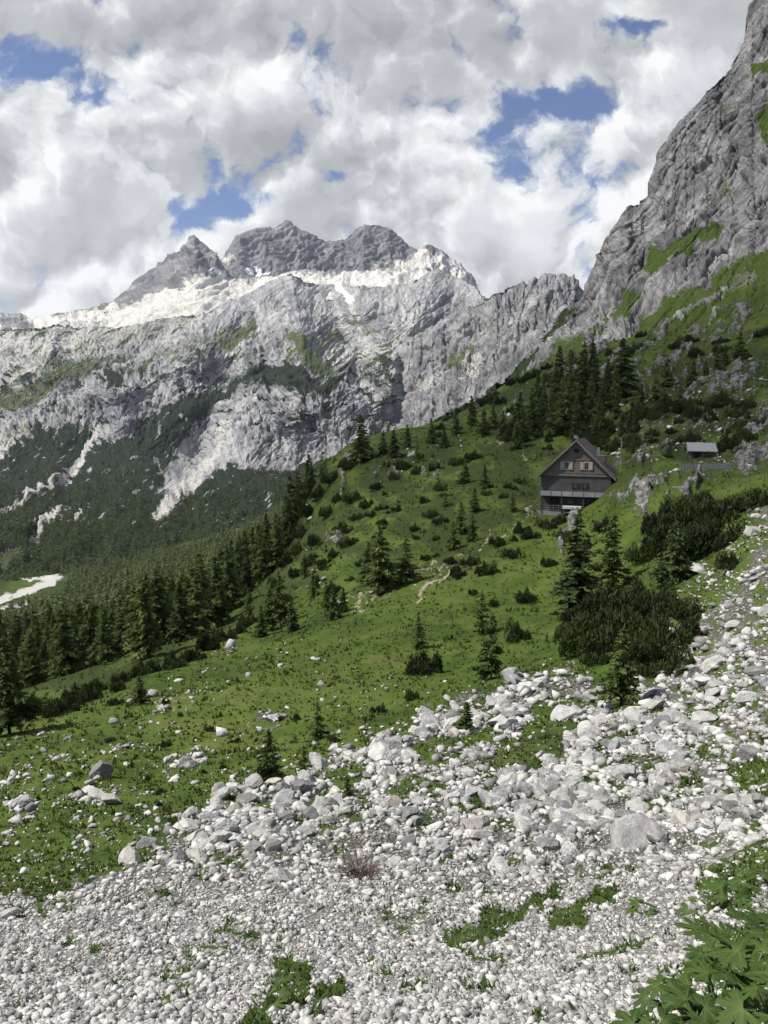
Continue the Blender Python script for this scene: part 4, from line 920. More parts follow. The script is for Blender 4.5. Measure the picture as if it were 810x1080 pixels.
# loose white stones on the meadow
mead = poly_m(px, py, [(-140,800),(0,780),(100,770),(230,770),(330,800),(260,860),(100,935),(-140,945)], 12) * .20 * (fbm(V3(px/22, py/12, 6.), 3) > .02)
mead = np.maximum(mead, poly_m(px, py, [(120,735),(215,690),(320,672),(330,690),(230,745),(140,790)], 8) * .16 * (fbm(V3(px/16, py/9, 7.), 3) > .14))
mead = np.maximum(mead, poly_m(px, py, [(330,640),(480,585),(500,600),(380,660),(300,700)], 8) * .03 * (fbm(V3(px/16, py/9, 2.), 3) > .2))
mead = np.maximum(mead, poly_m(px, py, [(330,700),(560,700),(560,740),(420,780),(330,800)], 8) * .03)
mead = np.maximum(mead, poly_m(px, py, [(690,700),(730,600),(790,540),(960,480),(960,700),(760,760)], 8) * .22)
mead = np.maximum(mead, poly_m(px, py, [(560,790),(640,735),(560,720),(520,760)], 8) * .16)
mead = np.maximum(mead, poly_m(px, py, [(630,440),(700,400),(800,370),(960,340),(960,500),(740,492),(640,490)], 12) * .30 * (fbm(V3(px/18, py/10, 5.), 3) > -.05))
mead = np.maximum(mead, poly_m(px, py, [(380,500),(460,455),(560,400),(620,390),(600,430),(480,500)], 12) * .16 * (fbm(V3(px/16, py/8, 1.), 3) > .1))
mead = np.maximum(mead, poly_m(px, py, [(330,520),(380,510),(370,600),(330,640),(310,600)], 8) * .12 * (fbm(V3(px/12, py/8, 3.), 3) > .1))
mead = np.maximum(mead, poly_m(px, py, [(0,860),(200,860),(160,920),(0,945)], 8) * .12)
zone = np.interp(py, [560, 700, 790, 850, 900, 935, 960, 1000, 1110], [.28, .48, .68, .74, .78, 1.1, 1.4, 1.5, 1.35])
ok = r_.random(N) < np.maximum(dens * zone * .62, mead*.55) * (Y < 240)
hole = .25 + .75*sstep(-.30, .15, fbm(V3(px/20, py/11, 2.2), 4)); ok &= r_.random(N) < hole
px, py, x, Y, z, dens = px[ok], py[ok], x[ok], Y[ok], z[ok], dens[ok]
bigness = np.interp(py, [400, 540, 700, 760, 800, 860, 905, 935, 970, 1020, 1090], [3.6, 3.8, 5.0, 6.2, 6.8, 7.0, 5.2, 3.6, 3.1, 3.8, 5.0])
bigness *= 1 + .45*fbm(V3(px/60, py/34, 3.7), 3) * (py < 930)
bigness = np.where(dens < .3, np.minimum(bigness*.60, 4.0), bigness)
szp = bigness * np.minimum(np.exp(r_.normal(0, .62, len(px))) , 4.2)
S_ = .5 * szp * Y / F
o_ = np.argsort(-szp * ((px > 0) & (px < 810) & (py < 1078)))
NB = 258
for i in o_[:NB]:
    b = boulder(ROCKS[6 + int(r_.integers(6))] if szp[i] < 20 else ROCKS[int(r_.integers(6))], px[i], py[i], float(szp[i]), 'pale limestone block among many alike on the scree slope', 'limestone blocks of the scree', float(r_.uniform(.55, 1.)), None, .35, at=(float(x[i]), float(Y[i]), float(z[i])))
rest_i = o_[NB:]
print('stones', len(rest_i))
LOWS = [hull_shape(400+k, 8 + k % 4, (1, .76, .66)) for k in range(24)]; MIDS = [hull_shape(440+k, 12 + k % 4, (1, .78, .66)) for k in range(20)]
def merge_stones(idx, protos, seed):
    r = np.random.default_rng(seed); V = []; Fc = []; Tn = []; off = 0
    kind = r.integers(0, len(protos), len(idx))
    for k, (v, f) in enumerate(protos):
        I = idx[kind == k]; n = len(I)
        if not n: continue
        s = S_[I]; a = r.uniform(0, 6.283, n); b = r.normal(0, .45, n); c = r.normal(0, .45, n); fl = r.uniform(.55, 1.05, n)
        ca, sa, cb, sb, cc, sc_ = np.cos(a), np.sin(a), np.cos(b), np.sin(b), np.cos(c), np.sin(c)
        Rx = np.zeros((n, 3, 3)); Rx[:, 0, 0] = 1; Rx[:, 1, 1] = cb; Rx[:, 1, 2] = -sb; Rx[:, 2, 1] = sb; Rx[:, 2, 2] = cb
        Ry = np.zeros((n, 3, 3)); Ry[:, 1, 1] = 1; Ry[:, 0, 0] = cc; Ry[:, 0, 2] = sc_; Ry[:, 2, 0] = -sc_; Ry[:, 2, 2] = cc
        Rz = np.zeros((n, 3, 3)); Rz[:, 2, 2] = 1; Rz[:, 0, 0] = ca; Rz[:, 0, 1] = -sa; Rz[:, 1, 0] = sa; Rz[:, 1, 1] = ca
        W_ = np.einsum('nij,vj->nvi', Rz @ Ry @ Rx, v); W_[..., 2] *= fl[:, None]
        W_ = W_ * s[:, None, None] + np.stack([x[I], Y[I], z[I] + s*.22], 1)[:, None, :]
        V.append(W_.reshape(-1, 3)); Fc.append((f[None] + (off + np.arange(n)*len(v))[:, None, None]).reshape(-1, 3)); Tn.append(np.repeat(r.random(n), len(v))); off += n*len(v)
    return np.concatenate(V), np.concatenate(Fc), np.concatenate(Tn)
midsel = szp[rest_i] > 9.5
vv_, ff_, tn_ = merge_stones(rest_i[midsel], MIDS, 1); v2, f2, t2 = merge_stones(rest_i[~midsel], LOWS, 2)
tag(link('rubble', mesh_np('rubble', np.concatenate([vv_, v2]), np.concatenate([ff_, f2 + len(vv_)]), M_RUB, False, {'tint': np.concatenate([tn_, t2])})), kind='stuff')
# ------------------------------------------------------------------ the mountain hut
def mat_wood(name, dark, light, sc_=(3, 3, 14), rows=0):
    T = NT(name); P = T.obj(); n = T.noise(T.scale(P, (1.2, 1.2, 9.)), 2.2, 5, .7); n2 = T.noise(P, .7, 3, .6)
    v = T.math('ADD', T.math('MULTIPLY', n, .6), T.math('MULTIPLY', n2, .5)); col = T.ramp(v, [(.35, dark), (.72, light)])
    if rows:
        z = T.sep(P)[2]; fr = T.math('FRACT', T.math('MULTIPLY', z, rows)); col = T.mix(T.mapr(fr, .0, .14, .75, 0), col, (.010, .010, .010)); nb = T.bump(fr, .6, .03)
        return T.done(col, .85, nb, .2)
    return T.done(col, .85, T.bump(n, .3, .02), .2)
M_SHIN = mat_wood('grey_shingles', (.038, .035, .034), (.125, .117, .112), rows=3.2)
M_LOG = mat_wood('dark_log_wall', (.022, .022, .024), (.085, .085, .087), rows=2.6)
M_BOARD = mat_wood('brown_boards', (.075, .057, .043), (.20, .16, .125))
M_ROOF = mat_wood('roof_shingles', (.045, .040, .037), (.13, .118, .108), rows=2.)
M_TRIM = mat_wood('weathered_trim', (.085, .078, .072), (.20, .19, .175))
M_BALC = mat_wood('pale_balcony_boards', (.15, .155, .165), (.33, .335, .345))
M_SHUT = mat_wood('pale_shutters', (.26, .21, .185), (.44, .38, .345))
def plain(name, c, rough=.7, spec=.3):
    T = NT(name); n = T.noise(T.obj(), 6., 3, .6); return T.done(T.mix(n, tuple(q*.8 for q in c), tuple(min(1, q*1.15) for q in c)), rough, None, spec)
M_DARK = plain('dark_opening', (.012, .012, .014)); M_GLASS = plain('window_glass', (.03, .035, .04), .15, .5); M_WHITE = plain('white_paint', (.48, .48, .47)); M_STONEW = plain('stone_footing', (.22, .215, .2))
M_METAL = plain('grey_sheet_metal', (.21, .215, .22), .6); M_RED = plain('reddish_sash', (.20, .06, .045))
hx, hY, hz = hit(606, 541); hY0 = 100.; hx0 = float(px2ts(606, 541)[0])*hY0; hz0 = -float(px2ts(606, 541)[1])*hY0
YAW = -R(21.5)
hut = empty('mountain_hut', (hx0, hY0, hz0), YAW, 'weathered wooden mountain hut with steep gable and pale shutters on the green slope', 'hut')
Wd, EV, AP, LN = 4.55, 4.95, 9.75, 8.2
m = MB(); m.box(-Wd, Wd, .0, LN, -2.4, .0); m.box(-Wd-.12, Wd+.1, -.9, 0, -2.4, .12); m.build('foundation', M_STONEW, hut)
m = MB(); m.box(-Wd, Wd, .22, LN, 0, 2.35); m.build('ground_floor_wall', M_LOG, hut)
m = MB(); m.box(-Wd+.004, Wd-.004, .0, LN-.02, 2.35, EV); wl = m.build('shingled_wall', M_SHIN, hut)
m = MB(); m.prism([(-Wd-.02, EV), (Wd+.02, EV), (0, AP-.22)], -.05, LN); m.build('gable_wall', M_BOARD, hut)
m = MB()
sl = (AP - EV + .15) / (Wd + .5)
for sgn in (-1, 1):
    p = [(0, AP), (0, AP - .24), (sgn*(Wd+.55), EV - .45), (sgn*(Wd+.55), EV - .22)]
    if sgn > 0: p = [p[0], p[1], p[2], p[3]]
    q = p if sgn < 0 else list(reversed(p))
    m.prism(q, -.55, LN + .5)
roof = m.build('roof', M_ROOF, hut)
m = MB()
for sgn in (-1, 1):
    p = [(0, AP + .03), (0, AP - .30), (sgn*(Wd+.58), EV - .53), (sgn*(Wd+.58), EV - .22)]
    m.prism(p if sgn < 0 else list(reversed(p)), -.63, -.555)
m.build('bargeboard', M_TRIM, hut)
m = MB(); m.box(2.0, 2.4, 5.6, 6.0, 6.8, 8.5); m.build('chimney', M_STONEW, roof)
m = MB(); m.box(1.6, 3.4, 2.4, 4.4, 6.6, 7.55); m.build('dormer', M_BOARD, roof)
m = MB(); m.tube((0, -.4, AP - .05), (0, -.4, AP + .35), .05); m.box(-.32, .05, -.46, -.34, AP + .12, AP + .52); m.box(.10, .28, -.46, -.34, AP + .1, AP + .34); m.build('finial', M_METAL, roof)
m = MB(); m.box(-Wd-.06, Wd+.06, -.13, -.052, EV - .05, EV + .14); m.box(-1.55, 1.75, -.12, -.052, 7.0, 7.14); m.box(-Wd-.03, Wd+.03, -.09, -.004, EV + .32, EV + .40); m.build('trim', M_TRIM, hut)
def window(xc, zc, w, h, shut, y0=-.05):
    fr = MB(); fr.box(xc-w/2-.08, xc+w/2+.08, y0-.07, y0-.004, zc-h/2-.08, zc+h/2+.08); f = fr.build('window', M_WHITE if shut else M_DARK, hut)
    g = MB(); g.box(xc-w/2, xc+w/2, y0-.085, y0-.072, zc-h/2, zc+h/2); g.build('pane', M_GLASS, f)
    s_ = MB(); s_.box(xc-.03, xc+.03, y0-.10, y0-.087, zc-h/2, zc+h/2); s_.build('glazing_bar', M_RED if xc > 0 and shut else M_TRIM, f)
    if shut:
        for sg in (-1, 1):
            s_ = MB(); s_.box(xc+sg*(w/2+.10) if sg > 0 else xc-w/2-.10-.44, xc+w/2+.54 if sg > 0 else xc-w/2-.10, y0-.11, y0-.03, zc-h/2-.06, zc+h/2+.06); s_.build('shutter', M_SHUT, f)
window(-1.22, 6.28, .52, .92, True); window(1.35, 6.28, .52, .92, True); window(.05, 3.62, .85, .62, False, 0.); window(1.25, 3.62, .75, .62, False, 0.)
m = MB(); n = 20; ring = []
for k in range(n):
    a0, a1 = 2*math.pi*k/n, 2*math.pi*(k+1)/n
    m.add([(math.cos(a)*rr+.02, yy, 8.25+math.sin(a)*rr*.72) for a in (a0, a1) for rr in (.42, .62) for yy in (-.14, -.052)], [(0,2,6,4),(2,3,7,6),(0,4,5,1)])
f = m.build('round_window', M_TRIM, hut)
m = MB(); m.add([(math.cos(2*math.pi*k/n)*.42+.02, -.075, 8.25+math.sin(2*math.pi*k/n)*.30) for k in range(n)], [tuple(range(n))]); m.build('pane', M_DARK, f)
m = MB(); m.box(-Wd+.1, Wd-.5, -1.05, -.004, 2.28, 2.42); m.box(-Wd+.1, Wd-.5, -1.12, -1.06, 2.30, 2.92); bal = m.build('balcony', M_BALC, hut)
for k in range(7):
    xx = -Wd + .12 + k*(2*Wd - .7)/6; m = MB(); m.box(xx-.05, xx+.05, -1.16, -1.122, 2.25, 2.98); m.build('baluster', M_TRIM, bal)
m = MB()
for xx in (-Wd + .3, -1.6, 1.2, Wd - .8):
    m = MB(); m.box(xx-.08, xx+.08, -1.0, -.85, 0, 2.28); m.build('porch_post', M_LOG, hut)
m = MB(); m.box(-3.4, -2.2, .19, .218, 0, 2.0); m.build('door', M_DARK, hut)
for xa, xb in ((-1.2, -.2), (.6, 2.0), (2.5, 3.3)):
    m = MB(); m.box(xa, xb, .17, .216, .9, 1.9); m.build('window', M_GLASS, hut)
m = MB()
for zz in (.35, .65, .95): m.box(-Wd-.05, -1.3, -.88, -.83, zz, zz + .07)
for k in range(6): m.box(-Wd + k*.62, -Wd + .08 + k*.62, -.83, -.77, .12, 1.05)
m.build('railing', M_TRIM, hut)
def hutpt(lx, ly, lz): c, s = math.cos(YAW), math.sin(YAW); return (hx0 + c*lx - s*ly, hY0 + s*lx + c*ly, hz0 + lz)
tb = empty('terrace_table', hutpt(-.1, -1.9, .05), YAW, 'white topped table standing in front of the hut under the balcony', 'table')
m = MB(); m.box(-1.2, 1.2, -.4, .4, .95, 1.05); m.box(-1.2, 1.2, -.42, -.40, .72, 1.05); m.build('tabletop', M_WHITE, tb)
for xx in (-1.0, .2, 1.0):
    m = MB(); m.box(xx-.05, xx+.05, -.3, .3, -.9, .95); m.build('leg', M_TRIM, tb)
# antenna pole behind the roof
ap = empty('antenna_pole', hutpt(5.2, 6., 0), YAW, 'thin pale pole with crossbars standing behind the right side of the hut roof', 'pole')
m = MB(); m.tube((0, 0, -1), (0, 0, 9.7), .06); m.build('mast', M_METAL, ap)
m = MB(); m.box(-.25, .25, -.03, .03, 9.2, 9.27); m.box(-.18, .18, -.03, .03, 8.7, 8.77); m.build('crossbar', M_METAL, ap)
# ------------------------------------------------------------------ shelter with grey roof, and the fence in front of it
SY = 104.; st, ss = px2ts(727, 491); sh = empty('shelter', (float(st)*SY, SY, -float(ss)*SY), -R(16), 'small open shelter with pale sheet roof and dark inside, behind the wooden fence', 'shelter')
m = MB(); m.add([(-.4,-.5,2.05),(3.5,-.5,1.98),(3.4,2.0,3.05),(-.3,2.0,3.12),(-.4,-.5,1.95),(3.5,-.5,1.88),(3.4,2.0,2.95),(-.3,2.0,3.02)], [(0,1,2,3),(7,6,5,4),(0,4,5,1),(1,5,6,2),(2,6,7,3),(3,7,4,0)]); shr = m.build('roof', M_METAL, sh)
m = MB()
for k in range(9): m.tube((-.36 + .47*k, -.5, 2.075 - .008*k), (-.28 + .46*k, 2.0, 3.135 - .008*k), .025, .025, 5)
m.build('seam', M_METAL, shr)
for xx in (0, 1.6, 3.2):
    m = MB(); m.box(xx-.09, xx+.09, -.3, -.12, -1.5, 1.94); m.build('post', M_TRIM, sh)
m = MB(); m.box(-.1, 3.3, 1.6, 1.8, -1.5, 2.75); m.box(3.18, 3.32, -.1, 1.6, -1.5, 1.9); m.build('wall', M_LOG, sh)
m = MB(); m.box(.3, 2.9, .9, 1.4, .3, .45); m.build('bench', M_TRIM, sh)
FY = 92.; ft, fs_ = px2ts(719, 497.5); fence = empty('wooden_fence', (float(ft)*FY, FY, -float(fs_)*FY), -R(4), 'grey wooden fence of upright boards on the slope edge before the shelter', 'fence')
m = MB()
for k in range(34): m.box(.18*k, .18*k + .11, -.03, .0, .05, .98 + .02*math.sin(k*2.1))
m.build('board', M_BALC, fence)
for zz in (.25, .85):
    m = MB(); m.box(-.1, 6.1, .002, .07, zz, zz + .1); m.build('rail', M_TRIM, fence)
for k in range(5):
    m = MB(); m.box(-.1 + 1.5*k, .02 + 1.5*k, .075, .19, -1.2, 1.1); m.build('post', M_TRIM, fence)
for px_, py_, h_, lb in ((784, 492, 2.3, 'thin grey pole standing right of the fence against the rock'), (795, 494, 1.9, 'shorter grey pole beside the outcrop at the right edge')):
    x_, Y_, z_ = hit(px_, py_); m = MB(); m.tube((0, 0, -.5), (0, 0, h_), .05, .04); m.box(-.08, .08, -.08, .08, h_, h_ + .06)
    o = m.build('pole', M_METAL); o.location = (float(x_[0]), float(Y_[0]), float(z_[0])); tag(o, lb, 'pole')
# ------------------------------------------------------------------ grass tufts and herbs
def mat_leaf(name, dark, light, transl=.25, rough=.6):
    T = NT(name); tint = T.attr('tint').outputs['Fac']; n = T.noise(T.pos(), .5, 3, .6)
    v = T.math('ADD', tint, T.math('MULTIPLY', T.math('SUBTRACT', n, .5), .9), clamp=True); return T.done(T.mix(v, dark, light), rough, None, .25, transl)
M_GRASS = mat_leaf('grass_blades', (.036, .058, .011), (.105, .140, .030))
M_HERB = mat_leaf('herb_leaves', (.030, .056, .010), (.100, .155, .028))
def tufts(px, py, hp, nb, mat, name, seed, spread=.5, wide=.16):
    r = np.random.default_rng(seed); x, Y, z = hit_fast(px, py); n = len(px); hgt = hp * Y / F
    V = np.zeros((n, nb, 3, 3)); tn = np.zeros((n, nb, 3)); base = r.random(n)
    for b in range(nb):
        a = r.uniform(0, 6.283, n); q = r.uniform(.2, 1, n); ox = r.normal(0, .35, n)*hgt; oy = r.normal(0, .35, n)*hgt
        px_ = np.cos(a + 1.57)*wide*hgt; py_ = np.sin(a + 1.57)*wide*hgt
        V[:, b, 0] = np.stack([x + ox - px_, Y + oy - py_, z - .05*hgt], 1); V[:, b, 1] = np.stack([x + ox + px_, Y + oy + py_, z - .05*hgt], 1)
        V[:, b, 2] = np.stack([x + ox + np.cos(a)*spread*hgt*q, Y + oy + np.sin(a)*spread*hgt*q, z + hgt*r.uniform(.55, 1.1, n)], 1)
        tn[:, b, :2] = (base*.45)[:, None]; tn[:, b, 2] = base*.55 + r.uniform(.1, .45, n)
    V = V.reshape(-1, 3); Fc = np.arange(len(V)).reshape(-1, 3)
    return tag(link(name, mesh_np(name, V, Fc, mat, False, {'tint': np.clip(tn.ravel(), 0, 1)})), kind='stuff')
r_ = np.random.default_rng(60)
N = 80000; px = r_.uniform(-120, 940, N); py = 345 + 605 * r_.random(N) ** 1.0
x, Y, z = hit_fast(px, py); M = ground_masks(px, py, Y)
ok = (M[:, 0] < .35) & (M[:, 1] < .4) & (M[:, 2] < .4) & (Y < 270) & (r_.random(N) < .55 + .6*fbm(V3(px/30, py/16, 1.), 3))
px, py = px[ok], py[ok]; hp = np.interp(py, [470, 600, 700, 800, 950], [1.7, 2.0, 2.4, 2.9, 3.8]) * r_.uniform(.6, 1.5, len(px)) * (1 + .7*(fbm(V3(px/14, py/8, 4.), 3) > .42))
tufts(px, py, hp, 3, M_GRASS, 'grass', 1, .55, .34)
# leafy herbs in the green islands of the scree and at the lower right
N = 26000; px = r_.uniform(-60, 880, N); py = r_.uniform(740, 1100, N); x, Y, z = hit_fast(px, py); M = ground_masks(px, py, Y)
ok = (M[:, 0] < .42) & (r_.random(N) < sstep(720, 900, py)*.75 + .15) & ((py > 930) | (px > 420))
px, py = px[ok], py[ok]; tufts(px, py, np.interp(py, [740, 900, 1000, 1090], [3., 4.2, 5.5, 8]) * r_.uniform(.5, 1.4, len(px)), 4, M_HERB, 'ground_cover', 2, 1.1, .30)
# sparse blades between the pebbles
N = 2600; px = r_.uniform(-60, 870, N); py = r_.uniform(780, 1090, N); ok = fbm(V3(px/24, py/12, 9.), 3) > .18
px, py = px[ok], py[ok]; tufts(px, py, r_.uniform(3, 8, len(px)), 4, M_HERB, 'ground_cover', 3, .9, .18)
# --- big lobed leaves at the lower right
def leaf_shape(seed, lobes=7, cut=.45):
    """palmate leaf, unit radius, in the xy plane with the stalk at the origin; folded slightly along the veins"""
    r = np.random.default_rng(seed); V = [(0, 0, 0)]; Fc = []; A0 = R(-128); A1 = R(128); n = lobes*8
    rim = []; nl = lobes; amp = r.uniform(.8, 1.12, nl)
    for k in range(n + 1):
        a = A0 + (A1 - A0)*k/n; u_ = min(k/8., nl - 1e-6); ph = u_ % 1.; tooth = 1 - abs(2*ph - 1)
        big_ = (.60 + .40*math.cos(a*.60)) * amp[int(u_)]
        rr = big_*(1 - cut + cut*min(1, 1.35*tooth)**.55) * (1 + (.13 if k % 2 else -.05)) * r.uniform(.93, 1.07)
        a2 = a + r.normal(0, .025); zz = .09*tooth - .22*rr*rr + r.normal(0, .02)
        rim.append((math.sin(a2)*rr, math.cos(a2)*rr, zz))
    mid = [(p[0]*.5, p[1]*.5, p[2]*.5 + .05) for p in rim]
    V += mid + rim; m_ = len(mid)
    T3 = [(0, 1 + k, 2 + k) for k in range(m_ - 1)]; Q = [(1 + k, 1 + m_ + k, 2 + m_ + k, 2 + k) for k in range(m_ - 1)]
    return np.array(V), T3, Q
M_BIG = None
def mat_big():
    T = NT('broad_leaf'); ob = T.n('ShaderNodeObjectInfo').outputs['Random']; tint = T.attr('tint').outputs['Fac']; n = T.noise(T.obj(), 22., 4, .6)
    c = T.mix(T.math('ADD', T.math('MULTIPLY', n, .6), T.math('MULTIPLY', ob, .4)), (.020, .046, .008), (.078, .135, .018)); c = T.mix(T.math('MULTIPLY', tint, .75), c, (.13, .18, .045))
    return T.done(c, .5, T.bump(n, .4, .01), .35, .25)
M_BIG = mat_big(); M_STALK = plain('leaf_stalk', (.09, .13, .04))
LEAVES = []
for k in range(5):
    v, t3, q4 = leaf_shape(500+k, 5 if k % 2 else 7, .50 + .05*(k % 3)); m_ = (len(v) - 1)//2
    tn = np.zeros(len(v)); tn[0] = 1; idx = np.arange(m_); tn[1:1+m_] = ((idx % 8) == 4)*.45; tn[1+m_:] = 0
    LEAVES.append(mesh_np('leaf', v, [np.array(t3), np.array(q4)], M_BIG, False, {'tint': tn}))
def leafy(px, py, spr, nl, size, label, Y=None, face=None):
    x, Yq, z = hit(px, py); base = np.array([float(x[0]), float(Yq[0]), float(z[0])]); k = base[1] / F
    e = empty('leafy_plant', base, 0, label, 'plant')
    nl += 2
    for q in range(nl):
        a = q*2.4 + r_.uniform(-.4, .4); rad = spr*k*math.sqrt((q + .4)/nl)*r_.uniform(.75, 1.15); hh = spr*k*r_.uniform(.35, .85)*(1.15 - .5*q/nl)
        tip = np.array([math.cos(a)*rad, math.sin(a)*rad*.9, hh])
        m = MB(); m.tube((math.cos(a)*.004, math.sin(a)*.004, -.02), tuple(tip*.55 + np.array([0, 0, hh*.12])), .0028*size/45, .0024*size/45, 5); m.tube(tuple(tip*.55 + np.array([0, 0, hh*.12])), tuple(tip), .0024*size/45, .0018*size/45, 5); m.build('stem', M_STALK, e)
        l = link('leaf', LEAVES[int(r_.integers(5))], e); l.location = tip; s_ = .42*size*k*r_.uniform(.65, 1.25); l.scale = (s_, s_, s_)
        l.rotation_euler = (r_.uniform(.05, .75) * -1 + .25, r_.normal(0, .3), a - math.pi/2 + r_.normal(0, .3))
    return e
for a in [
 (757,1066,44,6,74,'bright lobed leafy plant in the middle of the lower right corner'),(705,1062,34,4,58,'dark green lobed plant left of the bright lobed one'),
 (690,1092,34,4,62,'lobed plant cut by the bottom picture edge'),(795,1036,42,5,66,'broad leaved plant at the lower right picture edge'),
 (783,1006,34,4,54,'broad leaved plant above the bright lobed one'),(812,1000,36,4,54,'dense leafy plant at the right edge above the others'),
 (679,966,16,4,26,'little rosette of leaves alone on the white gravel'),(772,952,26,5,36,'spiky small leafy plant at the top of the leafy corner'),
 (800,935,26,5,40,'low leafy plant highest up along the right edge'),(735,1085,34,4,60,'leafy plant at the bottom edge below the bright one'),
 (812,1075,42,5,66,'large leafed plant filling the bottom right corner'),(742,960,20,4,28,'small leafy plant on the gravel beside the spiky one'),
 (290,1062,26,6,26,'leafy herb in the green island at the bottom left of centre'),(500,990,16,5,18,'low herb on the longest green island of the gravel'),
 (765,1020,36,5,54,'fresh green plant between the two broad leaved ones'),
]: leafy(*a)
# --- dry brown shrub on the scree
x_, Y_, z_ = hit(380, 925); ds = empty('dry_shrub', (float(x_[0]), float(Y_[0]), float(z_[0])), 0, 'dead reddish brown shrub lying on the scree in the centre', 'shrub')
M_TWIG = plain('dead_twigs', (.085, .055, .045)); m = MB(); kk = float(Y_[0])/F
for q in range(90):
    a = r_.uniform(0, 6.28); L = r_.uniform(10, 24)*kk; up = r_.uniform(.2, 1.2); p0 = np.array([r_.normal(0, 5)*kk, r_.normal(0, 5)*kk, 0]); p1 = p0 + L*np.array([math.cos(a), math.sin(a), up]); m.tube(p0, p1, .45*kk, .15*kk, 4)
    for w_ in range(2):
        p2 = p1 + .5*L*np.array([math.cos(a + r_.normal(0, .8)), math.sin(a + r_.normal(0, .8)), r_.uniform(-.3, .6)]); m.tube(p0*.4 + p1*.6, p2, .25*kk, .1*kk, 3)
m.build('twigs', M_TWIG, ds)
# ------------------------------------------------------------------ light, sky, air
SUN_AZ, SUN_EL = R(-98), R(55)       # from the left, a little ahead
sd = bpy.data.lights.new('sun', 'SUN'); so = bpy.data.objects.new('sun', sd); COL.objects.link(so)
sd.energy = 5.0; sd.angle = R(.9); sd.color = (1, .95, .87)
dv = (math.sin(SUN_AZ)*math.cos(SUN_EL), math.cos(SUN_AZ)*math.cos(SUN_EL), math.sin(SUN_EL))
from mathutils import Vector
so.rotation_euler = Vector(dv).to_track_quat('Z', 'Y').to_euler(); so.location = (-200, 80, 300)
W = NT('World', True); sc.world = W.m
sky = W.n('ShaderNodeTexSky', sky_type='NISHITA'); sky.sun_disc = False; sky.sun_elevation = SUN_EL; sky.sun_rotation = SUN_AZ % (2*math.pi)
sky.altitude = 1800; sky.air_density = 1.0; sky.dust_density = .6; sky.ozone_density = 1.4
g = W.n('ShaderNodeTexCoord').outputs['Generated']; X, Yc, Z = W.sep(g)
yc = W.math('MAXIMUM', W.math('ABSOLUTE', Yc), .12)
u = W.math('DIVIDE', X, yc); vv = W.math('DIVIDE', Z, yc)
cv = W.n('ShaderNodeCombineXYZ', inp={0: u, 1: vv, 2: 0.}).outputs[0]
wn = W.noise(cv, 4.5, 7, .62, 0, 'Color')
wv = W.n('ShaderNodeVectorMath', operation='MULTIPLY_ADD'); W.set(wv.inputs[0], wn); wv.inputs[1].default_value = (.15, .11, 0); W.set(wv.inputs[2], cv)
sv = W.n('ShaderNodeVectorMath', operation='ADD'); W.set(sv.inputs[0], wv.outputs[0]); sv.inputs[1].default_value = (-.075, -.055, 0)
wc = sv.outputs[0]; ux, vx, _ = W.sep(wc)
def blobs(L):
    acc = None
    for px, py, sx, sy, a in L:
        t, s = px2ts(px, py); t = float(t); s = -float(s)
        e1 = W.math('DIVIDE', W.math('SUBTRACT', ux, t), sx / F); e2 = W.math('DIVIDE', W.math('SUBTRACT', vx, s), sy / F)
        r2 = W.math('ADD', W.math('MULTIPLY', e1, e1), W.math('MULTIPLY', e2, e2))
        gz = W.math('MULTIPLY', W.math('EXPONENT', W.math('MULTIPLY', r2, -1.)), a)
        acc = gz if acc is None else W.math('ADD', acc, gz)
    return acc
def billow(v, sc_, det, rough=.55):
    nd = W.n('ShaderNodeTexNoise', noise_type='RIDGED_MULTIFRACTAL', normalize=True, inp={'Scale': sc_, 'Detail': det, 'Roughness': rough, 'Offset': .9, 'Gain': 1.6}); W.set(nd.inputs['Vector'], v); return W.math('SUBTRACT', 1., nd.outputs['Fac'])
fb = W.noise(wc, 5.2, 10, .58); fb2 = W.noise(wc, 3.0, 4, .55); bl = billow(wc, 6.5, 6)
so_ = W.n('ShaderNodeVectorMath', operation='ADD'); W.set(so_.inputs[0], wc); so_.inputs[1].default_value = (-.014, .020, 0)
fbs = W.noise(so_.outputs[0], 5.2, 7, .56); bls = billow(so_.outputs[0], 6.5, 6)
relief = W.math('ADD', W.math('MULTIPLY', W.math('SUBTRACT', fb, fbs), .9), W.math('MULTIPLY', W.math('SUBTRACT', bl, bls), BK))
HOLES = [(15,70,38,30,-1.0),(65,62,18,20,-.5),(105,95,10,16,-.5),(52,172,22,13,-.85),(236,228,44,13,-.95),(285,212,26,12,-.6),(145,228,18,10,-.55),(200,240,16,8,-.5),(355,187,12,7,-.5),
         (570,110,52,24,-1.15),(612,88,24,32,-.75),(530,165,26,26,-.75),(618,42,18,18,-.55),(690,22,34,12,-.75),(640,20,30,16,-.5),(640,175,22,22,-.45),(305,35,12,18,-.45),(-120,150,60,40,-.8),(-200,60,90,40,-.8),(760,50,20,12,-.25),(960,120,90,50,-.9)]
fb3 = W.math('MULTIPLY', W.math('SUBTRACT', W.noise(wc, 24., 5, .65), .5), 1.5)
dens = W.math('ADD', W.math('ADD', W.math('ADD', fb3, W.math('MULTIPLY', W.math('SUBTRACT', bl, .5), BD)), W.math('ADD', W.math('MULTIPLY', W.math('SUBTRACT', fb, .5), 3.2), W.math('MULTIPLY', W.math('SUBTRACT', fb2, .5), .7))), W.math("ADD", CB, blobs(HOLES)))
away = W.n('ShaderNodeMapRange', interpolation_type='SMOOTHSTEP', inp={0: Yc, 1: .45, 2: -.1}).outputs[0]; high = W.n('ShaderNodeMapRange', interpolation_type='SMOOTHSTEP', inp={0: Z, 1: .52, 2: .8}).outputs[0]
dens = W.math('SUBTRACT', dens, W.math('MULTIPLY', W.math('MAXIMUM', away, high), .85))
